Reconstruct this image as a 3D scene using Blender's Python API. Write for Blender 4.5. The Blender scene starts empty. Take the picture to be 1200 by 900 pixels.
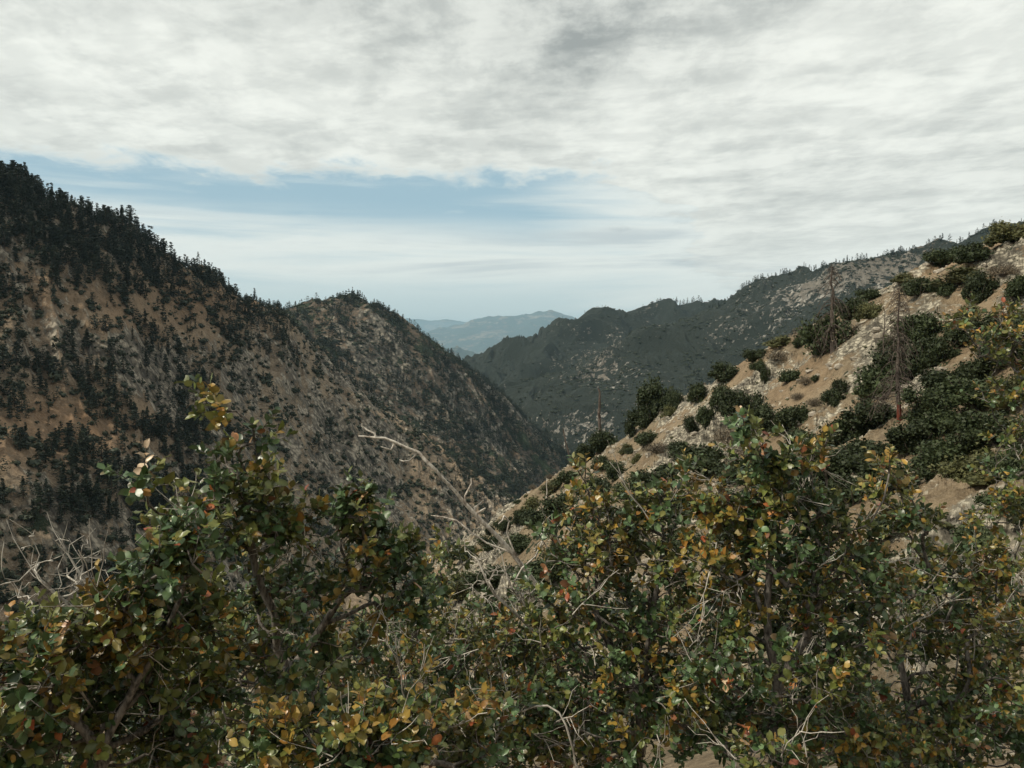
import bpy, math, random
import numpy as np
from mathutils import Vector
R = math.radians
rng = np.random.default_rng(7)
random.seed(7)
sc = bpy.context.scene
col = sc.collection

# ------------------------------------------------------------------ camera, world, sun, exposure
PITCH = math.atan(0.05)
cam = bpy.data.cameras.new('camera')
cam.sensor_width = 36; cam.lens = 30.0
cam.clip_start = 0.05; cam.clip_end = 200000
camo = bpy.data.objects.new('camera', cam); col.objects.link(camo)
camo.location = (0, 0, 0); camo.rotation_euler = (math.pi/2 - PITCH, 0, 0)
sc.camera = camo
SUN_EL, SUN_AZ = R(46), R(248)          # azimuth clockwise from +Y
sun = bpy.data.lights.new('sun', 'SUN'); sun.energy = 3.8; sun.angle = R(4); sun.color = (1, .92, .76)
suno = bpy.data.objects.new('sun', sun); col.objects.link(suno)
sdir = Vector((math.sin(SUN_AZ)*math.cos(SUN_EL), math.cos(SUN_AZ)*math.cos(SUN_EL), math.sin(SUN_EL)))
suno.rotation_euler = sdir.to_track_quat('Z', 'Y').to_euler()
sc.view_settings.view_transform = 'Standard'; sc.view_settings.look = 'None'
sc.view_settings.exposure = 0.0; sc.view_settings.gamma = 1
sc.cycles.max_bounces = 5; sc.cycles.diffuse_bounces = 2; sc.cycles.glossy_bounces = 1
sc.cycles.transmission_bounces = 2; sc.cycles.volume_bounces = 0; sc.cycles.transparent_max_bounces = 6
sc.cycles.use_denoising = True


class NT:
    """small helper to write node graphs as expressions"""
    def __init__(s, tree):
        s.t = tree; s.n = tree.nodes; s.l = tree.links
    def node(s, typ, **kw):
        n = s.n.new(typ)
        for k, v in kw.items(): setattr(n, k, v)
        return n
    def put(s, sock, v):
        if isinstance(v, bpy.types.NodeSocket): s.l.new(v, sock)
        elif v is not None: sock.default_value = v
    def m(s, op, a, b=None, c=None, clamp=False):
        n = s.node('ShaderNodeMath', operation=op, use_clamp=clamp)
        for i, v in enumerate((a, b, c)):
            if v is not None: s.put(n.inputs[i], v)
        return n.outputs[0]
    def ss(s, v, a, b, lo=0., hi=1.):
        n = s.node('ShaderNodeMapRange', interpolation_type='SMOOTHSTEP')
        s.put(n.inputs[0], v)
        for i, q in enumerate((a, b, lo, hi)): s.put(n.inputs[i+1], q)
        return n.outputs[0]
    def mix(s, f, a, b, blend='MIX'):
        n = s.node('ShaderNodeMix', data_type='RGBA', blend_type=blend)
        s.put(n.inputs[0], f); s.put(n.inputs[6], a); s.put(n.inputs[7], b)
        return n.outputs[2]
    def noise(s, vec, scale, detail=4, rough=.5, dist=0.):
        n = s.node('ShaderNodeTexNoise')
        s.put(n.inputs['Vector'], vec); s.put(n.inputs['Scale'], scale)
        n.inputs['Detail'].default_value = detail; n.inputs['Roughness'].default_value = rough
        n.inputs['Distortion'].default_value = dist
        return n.outputs['Fac']
    def vor(s, vec, scale, feature='F1'):
        n = s.node('ShaderNodeTexVoronoi', feature=feature)
        s.put(n.inputs['Vector'], vec); s.put(n.inputs['Scale'], scale)
        return n.outputs['Distance']
    def comb(s, x, y, z):
        n = s.node('ShaderNodeCombineXYZ')
        s.put(n.inputs[0], x); s.put(n.inputs[1], y); s.put(n.inputs[2], z)
        return n.outputs[0]
    def sep(s, v):
        n = s.node('ShaderNodeSeparateXYZ'); s.put(n.inputs[0], v); return n.outputs
    def scalev(s, v, k):
        n = s.node('ShaderNodeVectorMath', operation='MULTIPLY'); s.put(n.inputs[0], v); s.put(n.inputs[1], k)
        return n.outputs[0]


def build_world():
    w = bpy.data.worlds.new('World'); sc.world = w; w.use_nodes = True
    w.node_tree.nodes.clear(); g = NT(w.node_tree)
    sky = g.node('ShaderNodeTexSky', sky_type='NISHITA', sun_disc=False, sun_elevation=SUN_EL, sun_rotation=SUN_AZ,
                 altitude=2000, air_density=1.0, dust_density=1.5, ozone_density=1.0)
    tc = g.node('ShaderNodeTexCoord')
    x, y, z = g.sep(tc.outputs['Generated'])
    hyp = g.m('SQRT', g.m('ADD', g.m('MULTIPLY', x, x), g.m('MULTIPLY', y, y)))
    e = g.m('DIVIDE', z, g.m('MAXIMUM', hyp, .001))
    az = g.m('ARCTAN2', x, y)
    k = g.m('DIVIDE', 1., g.m('ADD', g.m('MAXIMUM', z, 0.), .07))
    q = g.comb(g.m('MULTIPLY', x, k), g.m('MULTIPLY', y, k), 0.)
    qs = g.scalev(q, (1.0, .62, 1.))
    n1 = g.noise(qs, .9, 7, .56, .1)
    n2 = g.noise(qs, 3.8, 9, .66, .15)
    n3 = g.noise(g.scalev(q, (.35, 1., 1.)), .75, 3, .5)
    rot = g.comb(g.m('ADD', g.m('MULTIPLY', g.sep(q)[0], .9), g.m('MULTIPLY', g.sep(q)[1], .45)), g.m('MULTIPLY', g.sep(q)[1], 1.15), 3.3)
    n4 = g.noise(rot, 2.8, 8, .62, .15)
    s1 = g.noise(g.comb(g.m('MULTIPLY', az, 2.2), g.m('MULTIPLY', e, 26.), 1.7), 1.0, 6, .58, .4)
    s2 = g.noise(g.comb(g.m('MULTIPLY', az, 5.), g.m('MULTIPLY', e, 60.), 9.7), 1.0, 6, .6, .3)
    # thick deck above a wavy lower edge, closing to the horizon on the right
    edge = g.m('ADD', e, g.m('MULTIPLY', g.m('SUBTRACT', n1, .5), .10))
    edge = g.m('ADD', edge, g.m('MULTIPLY', g.m('SUBTRACT', n2, .5), .085))
    low = g.m('ADD', .183, g.m('MULTIPLY', g.ss(g.m('ADD', az, g.m('MULTIPLY', g.m('SUBTRACT', n1, .5), .5)), .04, .34), -.14))
    deck = g.ss(g.m('SUBTRACT', edge, low), -.010, .020)
    # thin veils below the deck
    veil_zone = g.m('MULTIPLY', g.ss(g.m('ADD', e, g.m('MULTIPLY', az, .055)), .155, .098), g.ss(e, .040, .085))
    veil = g.m('MULTIPLY', g.ss(s1, .30, .58), veil_zone)
    veil = g.m('MULTIPLY', veil, .85)
    wisps = g.m('MULTIPLY', g.ss(s2, .50, .75), g.m('MULTIPLY', g.ss(e, .25, .12), .45))
    right = g.m('MULTIPLY', g.ss(g.m('ADD', az, g.m('MULTIPLY', g.m('SUBTRACT', s1, .5), .7)), -.02, .24), g.m('MULTIPLY', g.ss(e, -.02, .05), .85))
    mask = g.m('MAXIMUM', g.m('MAXIMUM', deck, veil), g.m('MAXIMUM', wisps, right))
    # brightness of the cloud: mottled grey, darkest overhead
    b = g.m('ADD', g.m('ADD', g.m('MULTIPLY', g.ss(n1, .38, .66), .38), g.m('MULTIPLY', g.ss(n2, .40, .62), .38)), g.m('MULTIPLY', g.ss(n4, .42, .62), .38))
    b = g.m('MULTIPLY', b, g.m('ADD', g.m('MULTIPLY', deck, .8), .2))
    dx = g.m('DIVIDE', g.m('SUBTRACT', az, .04), .26); de = g.m('DIVIDE', g.m('SUBTRACT', e, .46), .15)
    dark = g.ss(g.m('ADD', g.m('MULTIPLY', dx, dx), g.m('MULTIPLY', de, de)), 2.2, .05)
    dark = g.m('MULTIPLY', dark, g.m('ADD', .45, g.m('MULTIPLY', g.ss(n2, .35, .6), .6)))
    dark = g.m('MULTIPLY', dark, g.ss(n3, .25, .60))
    tot = g.m('ADD', g.m('MULTIPLY', b, .62), g.m('MULTIPLY', dark, .42))
    tot = g.m('MULTIPLY', tot, g.ss(e, .05, .2, .45, 1.))
    cl = g.mix(tot, (8.4, 8.55, 7.9, 1), (3.1, 3.3, 3.2, 1))
    # grey lens-shaped streaks low over the horizon
    stre = g.m('MULTIPLY', g.ss(s1, .56, .70), g.m('MULTIPLY', g.ss(e, .05, .09), g.ss(e, .16, .12)))
    cl = g.mix(g.m('MULTIPLY', stre, .55), cl, (3.6, 4.1, 4.4, 1))
    blue = g.mix(.80, sky.outputs[0], (3.4, 4.95, 5.55, 1))
    hz = g.ss(e, .16, .0)
    blue = g.mix(g.m('MULTIPLY', hz, .85), blue, (7.1, 7.6, 7.1, 1))
    c = g.mix(mask, blue, cl)
    bg = g.node('ShaderNodeBackground'); g.put(bg.inputs[0], c); bg.inputs[1].default_value = .115
    out = g.node('ShaderNodeOutputWorld'); g.l.new(bg.outputs[0], out.inputs[0])
build_world()

# ------------------------------------------------------------------ helpers
CP, SP = math.cos(PITCH), math.sin(PITCH)
def P(px, py, d):
    """world point seen at a photograph position at a given depth (camera frame: 1000 px focal length)"""
    c = (px-600)/1000*d; r = (450-py)/1000*d
    return np.array([c, d*CP + r*SP, -d*SP + r*CP])
def proj(V):
    d = V[..., 1]*CP - V[..., 2]*SP
    u = V[..., 1]*SP + V[..., 2]*CP
    d = np.where(np.abs(d) < 1e-6, 1e-6, d)
    return 600+1000*V[..., 0]/d, 450-1000*u/d, d

def tag(o, label=None, cat=None, group=None, kind=None):
    if label: o['label'] = label
    if cat: o['category'] = cat
    if group: o['group'] = group
    if kind: o['kind'] = kind
    return o
def empty(name, loc):
    o = bpy.data.objects.new(name, None); o.empty_display_size = .1; o.location = loc; col.objects.link(o); return o
def link(name, me, parent=None, loc=None):
    o = bpy.data.objects.new(name, me); col.objects.link(o)
    if parent: o.parent = parent
    if loc is not None: o.location = loc
    return o

def mesh_np(name, V, F, mat, colors=None, smooth=False, attr='tint'):
    """V (n,3), F (m,k) array of k-gons; colors (n,3|4) point colours"""
    me = bpy.data.meshes.new(name)
    V = np.ascontiguousarray(V, np.float32); F = np.ascontiguousarray(F, np.int32)
    m, k = F.shape
    me.vertices.add(len(V)); me.vertices.foreach_set('co', V.ravel())
    me.loops.add(m*k); me.loops.foreach_set('vertex_index', F.ravel())
    me.polygons.add(m)
    me.polygons.foreach_set('loop_start', np.arange(0, m*k, k, dtype=np.int32))
    me.polygons.foreach_set('loop_total', np.full(m, k, np.int32))
    me.polygons.foreach_set('use_smooth', np.full(m, smooth, bool))
    me.update(calc_edges=True)
    if colors is not None:
        c4 = np.ones((len(V), 4), np.float32); c4[:, :colors.shape[1]] = colors
        a = me.color_attributes.new(attr, 'FLOAT_COLOR', 'POINT'); a.data.foreach_set('color', c4.ravel())
    me.materials.append(mat)
    return me

# gradient noise in numpy
_perm = np.random.default_rng(3).permutation(256).astype(np.int64); _perm = np.concatenate([_perm]*3)
_grad = np.random.default_rng(4).normal(size=(256, 3)); _grad /= np.linalg.norm(_grad, axis=1)[:, None]
def noise3(X, Y, Z):
    X, Y, Z = np.broadcast_arrays(X, Y, Z)
    xi, yi, zi = np.floor(X).astype(np.int64), np.floor(Y).astype(np.int64), np.floor(Z).astype(np.int64)
    xf, yf, zf = X-xi, Y-yi, Z-zi
    u, v, w = [t*t*t*(t*(t*6-15)+10) for t in (xf, yf, zf)]
    out = 0
    for dx in (0, 1):
        for dy in (0, 1):
            for dz in (0, 1):
                h = _perm[_perm[_perm[(xi+dx) & 255]+((yi+dy) & 255)]+((zi+dz) & 255)]
                gr = _grad[h]
                dot = gr[..., 0]*(xf-dx)+gr[..., 1]*(yf-dy)+gr[..., 2]*(zf-dz)
                out = out + dot*(u if dx else 1-u)*(v if dy else 1-v)*(w if dz else 1-w)
    return out*1.6
def fbm(X, Y, Z=0., o=5, g=.5, l=2.03):
    a, s, f = 1., 0., 1.
    for i in range(o):
        s = s + a*noise3(X*f+i*17.3, Y*f+i*9.1, Z*f+i*5.7); a *= g; f *= l
    return s
def ridged(X, Y, Z=0., o=5, g=.5, l=2.07):
    a, s, f = 1., 0., 1.
    for i in range(o):
        n = 1-np.abs(noise3(X*f+i*13.3, Y*f+i*7.1, Z*f+i*3.7)); s = s + a*n*n; a *= g; f *= l
    return s
def sstep(v, a, b):
    t = np.clip((v-a)/(b-a), 0, 1); return t*t*(3-2*t)

# ------------------------------------------------------------------ materials
def new_mat(name):
    m = bpy.data.materials.new(name); m.use_nodes = True; m.node_tree.nodes.clear()
    g = NT(m.node_tree)
    out = g.node('ShaderNodeOutputMaterial'); b = g.node('ShaderNodeBsdfPrincipled')
    g.l.new(b.outputs[0], out.inputs[0]); b.inputs['Roughness'].default_value = .9
    b.inputs['Specular IOR Level'].default_value = .15
    return m, g, b, out

def terrain_mat(name, unit, soil=((.095, .071, .049), (.30, .232, .160)), rock=((.085, .074, .060), (.40, .345, .27)),
                scrub=((.018, .026, .016), (.045, .058, .032)), ochre=(.25, .145, .078), bump=.85, strat=(1, 1, 1)):
    """unit: size in metres of the middle-sized detail. point colour tint: r rock, g ochre, b scrub"""
    m, g, b, out = new_mat(name)
    pos = g.node('ShaderNodeNewGeometry').outputs['Position']
    at = g.node('ShaderNodeAttribute', attribute_name='tint'); r_, o_, s_ = g.sep(at.outputs['Vector'])
    ps = g.scalev(pos, strat)
    nA = g.noise(pos, .16/unit, 5, .55)
    nB = g.noise(pos, 1.1/unit, 6, .62, .2)
    nC = g.noise(pos, 6/unit, 5, .65)
    nR = g.noise(ps, .5/unit, 8, .70, .5)
    vr = g.vor(ps, 1.6/unit)
    so = g.mix(g.ss(g.m('ADD', g.m('MULTIPLY', nA, .5), g.m('MULTIPLY', nB, .5)), .36, .64), soil[0]+(1,), soil[1]+(1,))
    so = g.mix(g.m('MULTIPLY', g.ss(nC, .45, .65), .5), so, (soil[1][0]*1.3, soil[1][1]*1.3, soil[1][2]*1.35, 1))
    nD = g.noise(pos, 2.6/unit, 7, .7, .4)
    so = g.mix(g.m('MULTIPLY', g.ss(nD, .52, .66), .75), so, (soil[0][0]*.7, soil[0][1]*.7, soil[0][2]*.7, 1))
    so = g.mix(g.m('MULTIPLY', o_, g.ss(nB, .2, .7, .45, 1.)), so, ochre+(1,))
    rk = g.mix(g.ss(nR, .40, .62), rock[0]+(1,), rock[1]+(1,))
    rk = g.mix(g.m('MULTIPLY', g.ss(vr, .38, .62), .6), rk, (rock[0][0]*.55, rock[0][1]*.55, rock[0][2]*.55, 1))
    fr = g.ss(g.m('ADD', r_, g.m('MULTIPLY', g.m('SUBTRACT', nR, .5), 1.5)), .42, .60)
    c = g.mix(fr, so, rk)
    sc_ = g.mix(g.ss(nC, .3, .7), scrub[0]+(1,), scrub[1]+(1,))
    n5 = g.noise(pos, .8/unit, 6, .72)
    fs = g.ss(g.m('ADD', s_, g.m('MULTIPLY', g.m('SUBTRACT', n5, .5), 1.9)), .46, .56)
    c = g.mix(fs, c, sc_)
    g.put(b.inputs['Base Color'], c)
    bm = g.node('ShaderNodeBump'); bm.inputs['Strength'].default_value = bump; bm.inputs['Distance'].default_value = unit*.6
    h = g.m('ADD', g.m('MULTIPLY', nR, 1.), g.m('MULTIPLY', nC, .35)); h = g.m('ADD', h, g.m('MULTIPLY', fs, .35))
    g.put(bm.inputs['Height'], h); g.l.new(bm.outputs[0], b.inputs['Normal'])
    return m

def foliage_mat(name, c1, c2, unit=.3, use_attr=False, trans=.0, rough=.6, spec=.25, vary=.5):
    m, g, b, out = new_mat(name)
    oi = g.node('ShaderNodeObjectInfo'); pos = g.node('ShaderNodeNewGeometry')
    n = g.noise(pos.outputs['Position'], 1/unit, 3, .6)
    if use_attr:
        at = g.node('ShaderNodeAttribute', attribute_name='tint')
        c = g.mix(g.ss(n, .35, .7, 0., .35), at.outputs['Color'], g.scalev(at.outputs['Vector'], (.62, .60, .62)))
        c = g.mix(g.m('MULTIPLY', pos.outputs['Backfacing'], .30), c, (.14, .17, .11, 1))
    else:
        c = g.mix(g.ss(n, .3, .7), c1+(1,), c2+(1,))
        k = g.m('ADD', 1-vary/2, g.m('MULTIPLY', oi.outputs['Random'], vary))
        isl = g.m('ADD', .75, g.m('MULTIPLY', pos.outputs['Random Per Island'], .5))
        k = g.m('MULTIPLY', k, isl)
        c = g.scalev(c, g.comb(k, k, k))
    g.put(b.inputs['Base Color'], c); b.inputs['Roughness'].default_value = rough
    b.inputs['Specular IOR Level'].default_value = spec
    if trans:
        t = g.node('ShaderNodeBsdfTranslucent'); g.put(t.inputs[0], c)
        mx = g.node('ShaderNodeMixShader'); mx.inputs[0].default_value = trans
        g.l.new(b.outputs[0], mx.inputs[1]); g.l.new(t.outputs[0], mx.inputs[2]); g.l.new(mx.outputs[0], out.inputs[0])
    return m

def bark_mat(name, c1, c2, unit=.02, stretch=(1, 1, .25), bump=.5):
    m, g, b, out = new_mat(name)
    tc = g.node('ShaderNodeTexCoord')
    v = g.scalev(tc.outputs['Object'], stretch)
    n = g.noise(v, 1/unit, 6, .65, .3); n2 = g.noise(tc.outputs['Object'], .12/unit, 3, .5)
    c = g.mix(g.ss(g.m('ADD', g.m('MULTIPLY', n, .7), g.m('MULTIPLY', n2, .3)), .36, .62), c1+(1,), c2+(1,))
    g.put(b.inputs['Base Color'], c)
    bm = g.node('ShaderNodeBump'); bm.inputs['Strength'].default_value = bump; bm.inputs['Distance'].default_value = unit*.3
    g.put(bm.inputs['Height'], n); g.l.new(bm.outputs[0], b.inputs['Normal'])
    return m

M = {}
M['pine'] = foliage_mat('pine needles', (.012, .019, .013), (.034, .045, .026), .8)
M['pine_bark'] = bark_mat('pine bark', (.05, .038, .03), (.12, .09, .07), .3)
M['scrub'] = foliage_mat('scrub leaves', (.015, .021, .013), (.036, .043, .022), .5)
M['shrub'] = foliage_mat('chaparral leaves', (.021, .031, .013), (.050, .063, .025), .25, trans=.1)
M['shrub_olive'] = foliage_mat('olive chaparral leaves', (.055, .060, .024), (.115, .112, .045), .25, trans=.1)
M['shrub_dry'] = foliage_mat('dry brush twigs', (.085, .068, .046), (.175, .14, .095), .25)
M['shrub_wood'] = bark_mat('chaparral wood', (.05, .04, .033), (.13, .11, .09), .08)
M['deadwood'] = bark_mat('weathered grey snag wood', (.040, .031, .026), (.13, .105, .088), .12)
M['redbark'] = bark_mat('red inner bark', (.055, .020, .014), (.15, .042, .026), .12)
M['bark'] = bark_mat('oak bark', (.040, .036, .032), (.23, .205, .18), .008, (1, 1, .35), 1.)
M['deadtwig'] = bark_mat('bleached twigs', (.17, .145, .12), (.56, .52, .46), .012)
M['deadlimb'] = bark_mat('peeling grey limb', (.20, .16, .13), (.72, .66, .58), .010, (1, 1, .5), .8)
M['leaf'] = foliage_mat('oak leaves', None, None, .012, True, .16, .36, .5)

# ------------------------------------------------------------------ terrain
class Land:
    def __init__(s, pts, extra=None, smooth=0.):
        X = np.array(pts, float)
        s.c = X[:, :2]; s.scale = np.ptp(s.c, axis=0).max()
        D = np.linalg.norm(s.c[:, None]-s.c[None], axis=2)/s.scale
        n = len(X); A = np.zeros((n+3, n+3)); A[:n, :n] = D
        A[:n, :n] -= np.eye(n)*smooth
        A[:n, n] = 1; A[:n, n+1:] = s.c/s.scale; A[n:, :n] = A[:n, n:].T
        s.w = np.linalg.solve(A, np.concatenate([X[:, 2], np.zeros(3)])); s.extra = extra
    def base(s, x, y):
        x = np.asarray(x, float); y = np.asarray(y, float)
        out = s.w[-3] + s.w[-2]*x/s.scale + s.w[-1]*y/s.scale
        for i in range(len(s.c)):
            out = out + s.w[i]*np.hypot(x-s.c[i, 0], y-s.c[i, 1])/s.scale
        return out
    def H(s, x, y):
        z = s.base(x, y)
        return z + s.extra(x, y) if s.extra else z
    def normal(s, x, y, e):
        gx = (s.H(x+e, y)-s.H(x-e, y))/(2*e); gy = (s.H(x, y+e)-s.H(x, y-e))/(2*e)
        n = np.stack([-gx, -gy, np.ones_like(gx)], -1); return n/np.linalg.norm(n, axis=-1, keepdims=True)
    def hit(s, px, py, d0, d1, n=900):
        """first point where the sight line through a photograph position meets the ground"""
        d = np.exp(np.linspace(math.log(d0), math.log(d1), n))
        q = np.array([P(px, py, t) for t in d]); f = q[:, 2]-s.H(q[:, 0], q[:, 1])
        i = np.nonzero((f[:-1] > 0) & (f[1:] <= 0))[0]
        if not len(i): return None
        i = i[0]; t = f[i]/(f[i]-f[i+1]); p = q[i]*(1-t)+q[i+1]*t
        p[2] = float(s.H(p[0], p[1])); return p

def polar_mesh(name, land, th, r, mat, tint, label):
    T, RR = np.meshgrid(th, r); X = np.sin(T)*RR; Y = np.cos(T)*RR; Z = land.H(X, Y)
    V = np.stack([X, Y, Z], -1); nr, nt = T.shape
    i = (np.arange(nr-1)[:, None]*nt + np.arange(nt-1)[None]).ravel()
    F = np.stack([i, i+1, i+nt+1, i+nt], 1)[:, ::-1]
    C = tint(X, Y, Z)
    me = mesh_np(name, V.reshape(-1, 3), F, mat, C.reshape(-1, 3), smooth=False)
    o = link(name, me); tag(o, label, None, None, 'structure')
    land.grid = V
    return o
def pxt(px): return math.atan((px-600)/1000)
def ctrl(rows, back=None):
    return [P(*r) for r in rows]

# A: the steep left hillside
ridgeA = [(-260, 88, 520), (-100, 160, 570), (0, 208, 620), (70, 236, 665), (130, 256, 705), (200, 296, 765), (260, 332, 825), (325, 360, 900),
          (370, 404, 930), (410, 450, 950), (470, 489, 980), (520, 527, 1000), (560, 562, 1010), (600, 596, 1020)]
ptsA = ctrl(ridgeA)
for (px, py, d) in ridgeA:
    q = P(px, py, d); k = 1+260/d if px < 330 else 1+150/d
    ptsA.append(np.array([q[0]*k, q[1]*k, q[2]-(190 if px < 330 else 110)]))
ptsA += ctrl([(-250, 450, 400), (0, 330, 540), (0, 450, 470), (0, 560, 405), (130, 470, 545), (150, 600, 470), (240, 400, 720), (260, 520, 620), (330, 470, 760),
              (350, 600, 640), (440, 560, 800), (0, 720, 335), (150, 730, 400), (300, 730, 500), (450, 690, 640), (560, 650, 800), (-250, 760, 290)])
ptsA += [np.array([-150, 200, -150.]), np.array([0, 330, -185.]), np.array([120, 500, -215.]), np.array([200, 900, -230.])]
def exA(x, y):
    s = x*.86+y*.51; t = x*.51-y*.86
    w = fbm(x/140, y/140, 3.3, 3)*35
    g1 = ridged((s+w)/150, t/520, 1.2, 3)-1.0
    g2 = ridged((s+w*.5)/46, t/130, 4.2, 4)-1.0
    rk = ridged(x/17, y/17, 7.7, 4)-1.0
    env = sstep(np.hypot(x, y), 240, 420)
    return (g1*26 + g2*9.0 + rk*1.8*(0.5+fbm(x/90, y/90, 8.8, 2)) + fbm(x/7, y/7, 2.2, 3)*.3)*env - 8
landA = Land(ptsA, exA)
# subtract the mean of the displacement at the ridge so the skyline stays in place
def fix(land, pts, k=1.):
    q = np.array([P(*p) for p in pts]); e = land.extra(q[:, 0], q[:, 1])
    return e
def refit(ctrlpts, ridge, extra, kf=.75):
    """lower/raise the ridge control points by the relief found there"""
    out = []
    for i, p in enumerate(ctrlpts):
        p = np.array(p, float)
        if i < len(ridge): p[2] -= float(extra(p[0], p[1]))*kf
        out.append(p)
    return Land(out, extra)
landA = refit(ptsA, ridgeA, exA)

def blob(px, py, cx, cy, rx, ry):
    return np.clip(1.4-np.sqrt(((px-cx)/rx)**2+((py-cy)/ry)**2), 0, 1)
def tintA(X, Y, Z):
    px, py, d = proj(np.stack([X, Y, Z], -1))
    e = 3.0; gx = np.gradient(Z, axis=1)/np.maximum(np.hypot(np.gradient(X, axis=1), np.gradient(Y, axis=1)), .1)
    gy = np.gradient(Z, axis=0)/np.maximum(np.hypot(np.gradient(X, axis=0), np.gradient(Y, axis=0)), .1)
    steep = sstep(np.hypot(gx, gy), .7, 1.4)
    n = fbm(X/60, Y/60, 1.5, 4)
    rock = np.clip(.25+.35*steep+.35*n +.10*blob(px, py, 330, 480, 120, 90)+.3*blob(px, py, 170, 420, 70, 60)+.12*blob(px, py, 430, 500, 120, 80)+.2*blob(px, py, 200, 600, 120, 60), 0, 1)
    och = np.clip(.75*blob(px, py, 70, 500, 130, 50)+.55*blob(px, py, 190, 360, 130, 50)+.35*blob(px, py, 20, 330, 60, 60)+.25*n, 0, 1)*.85
    rock = rock*(1-.6*blob(px, py, 70, 490, 120, 40))*(1-.7*blob(px, py, 190, 360, 120, 40))
    scr = np.clip(.10+.35*fbm(X/35, Y/35, 6.5, 4), 0, 1)
    return np.stack([rock, och, scr], -1)
M['groundA'] = terrain_mat('steep rocky hillside', 6.5, strat=(1.5, 1.5, .8))
polar_mesh('hillside', landA, np.linspace(pxt(-260), pxt(660), 760), np.exp(np.linspace(math.log(230), math.log(1350), 640)),
           M['groundA'], tintA, 'steep tan rocky hillside with scattered dark pines across the canyon on the left')

# B: the round hill behind it
ridgeB = [(180, 420, 1500), (300, 392, 1560), (338, 364, 1600), (365, 350, 1620), (400, 345, 1640), (440, 355, 1680), (480, 384, 1730), (520, 410, 1780), (560, 440, 1840),
          (600, 474, 1900), (640, 512, 1950), (675, 540, 2000), (720, 600, 2000)]
ptsB = ctrl(ridgeB)
for (px, py, d) in ridgeB:
    q = P(px, py, d); k = 1+420/d; ptsB.append(np.array([q[0]*k, q[1]*k, q[2]-330]))
ptsB += ctrl([(345, 470, 1330), (400, 420, 1450), (420, 520, 1250), (500, 480, 1500), (520, 560, 1250), (600, 540, 1600), (620, 600, 1350), (300, 560, 1150), (690, 620, 1600)])
ptsB += ctrl([(150, 600, 1200), (250, 650, 1050), (450, 640, 1000), (600, 660, 1150)])
def exB(x, y):
    w = fbm(x/260, y/260, 3.1, 3)*70
    s = x*.80+y*.60; t = x*.60-y*.80
    return (ridged((s+w)/230, t/700, 2.5, 3)-1)*36 + (ridged((s+w)/80, t/230, 5.5, 4)-1)*13 + fbm(x/22, y/22, 1.1, 4)*3.0
landB = refit(ptsB, ridgeB, exB, 1.)
def tintB(X, Y, Z):
    n = fbm(X/120, Y/120, 1.5, 4)
    px, py, d = proj(np.stack([X, Y, Z], -1))
    return np.stack([np.clip(.38+.4*n, 0, 1), np.clip(.10+.2*n, 0, 1), np.clip(.46-.3*n+.25*fbm(X/45, Y/45, 3.5, 4), 0, 1)], -1)
M['groundB'] = terrain_mat('far rocky hillside', 13, soil=((.050, .041, .031), (.165, .132, .098)), rock=((.055, .050, .042), (.28, .25, .20)), strat=(1.4, 1.4, .8))
polar_mesh('hill', landB, np.linspace(pxt(150), pxt(740), 520), np.exp(np.linspace(math.log(950), math.log(2600), 420)),
           M['groundB'], tintB, 'rounded hill dotted with dark trees behind the left hillside')

# C: green ridges beyond the canyon
ridgeC1 = [(480, 470, 3300), (555, 424, 3300), (600, 401, 3350), (650, 378, 3400), (690, 364, 3450), (720, 366, 3500), (750, 369, 3600), (785, 361, 3700), (820, 366, 3800), (880, 380, 3900)]
ptsC1 = ctrl(ridgeC1)
for (px, py, d) in ridgeC1:
    q = P(px, py, d); k = 1+700/d; ptsC1.append(np.array([q[0]*k, q[1]*k, q[2]-480]))
ptsC1 += ctrl([(560, 470, 2700), (620, 440, 2900), (660, 420, 3000), (720, 400, 3200), (700, 450, 2850), (640, 500, 2550), (800, 400, 3450), (560, 560, 2300), (700, 540, 2400), (850, 480, 2900)])
def exC(x, y):
    w = fbm(x/500, y/500, 3.1, 3)*150
    s = x*.90+y*.43; t = x*.43-y*.90
    return (ridged((s+w)/420, t/1200, 9.5, 3)-1)*115 + (ridged((s+w)/150, t/420, 5.5, 4)-1)*50 + fbm(x/40, y/40, 1.1, 4)*4
landC1 = refit(ptsC1, ridgeC1, exC, 1.)
ridgeC2 = [(560, 500, 2350), (590, 446, 2450), (640, 440, 2480), (700, 420, 2500), (760, 390, 2550), (820, 368, 2650), (850, 361, 2650), (900, 344, 2600), (960, 320, 2500),
           (1000, 308, 2450), (1080, 299, 2350), (1150, 275, 2250), (1200, 262, 2150), (1350, 215, 2000)]
ptsC2 = ctrl(ridgeC2)
for (px, py, d) in ridgeC2:
    q = P(px, py, d); k = 1+520/d; ptsC2.append(np.array([q[0]*k, q[1]*k, q[2]-380]))
ptsC2 += ctrl([(620, 500, 2100), (700, 480, 2150), (760, 450, 2200), (850, 420, 2200), (950, 400, 2000), (1050, 370, 1950), (1150, 350, 1850),
               (680, 545, 1950), (760, 560, 1850), (850, 540, 1750), (950, 530, 1650), (1100, 500, 1500), (1300, 400, 1500), (640, 600, 1900), (900, 650, 1400)])
landC2 = refit(ptsC2, ridgeC2, lambda x, y: exC(x*1.2+900, y*1.2)*.6, 1.)
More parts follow.
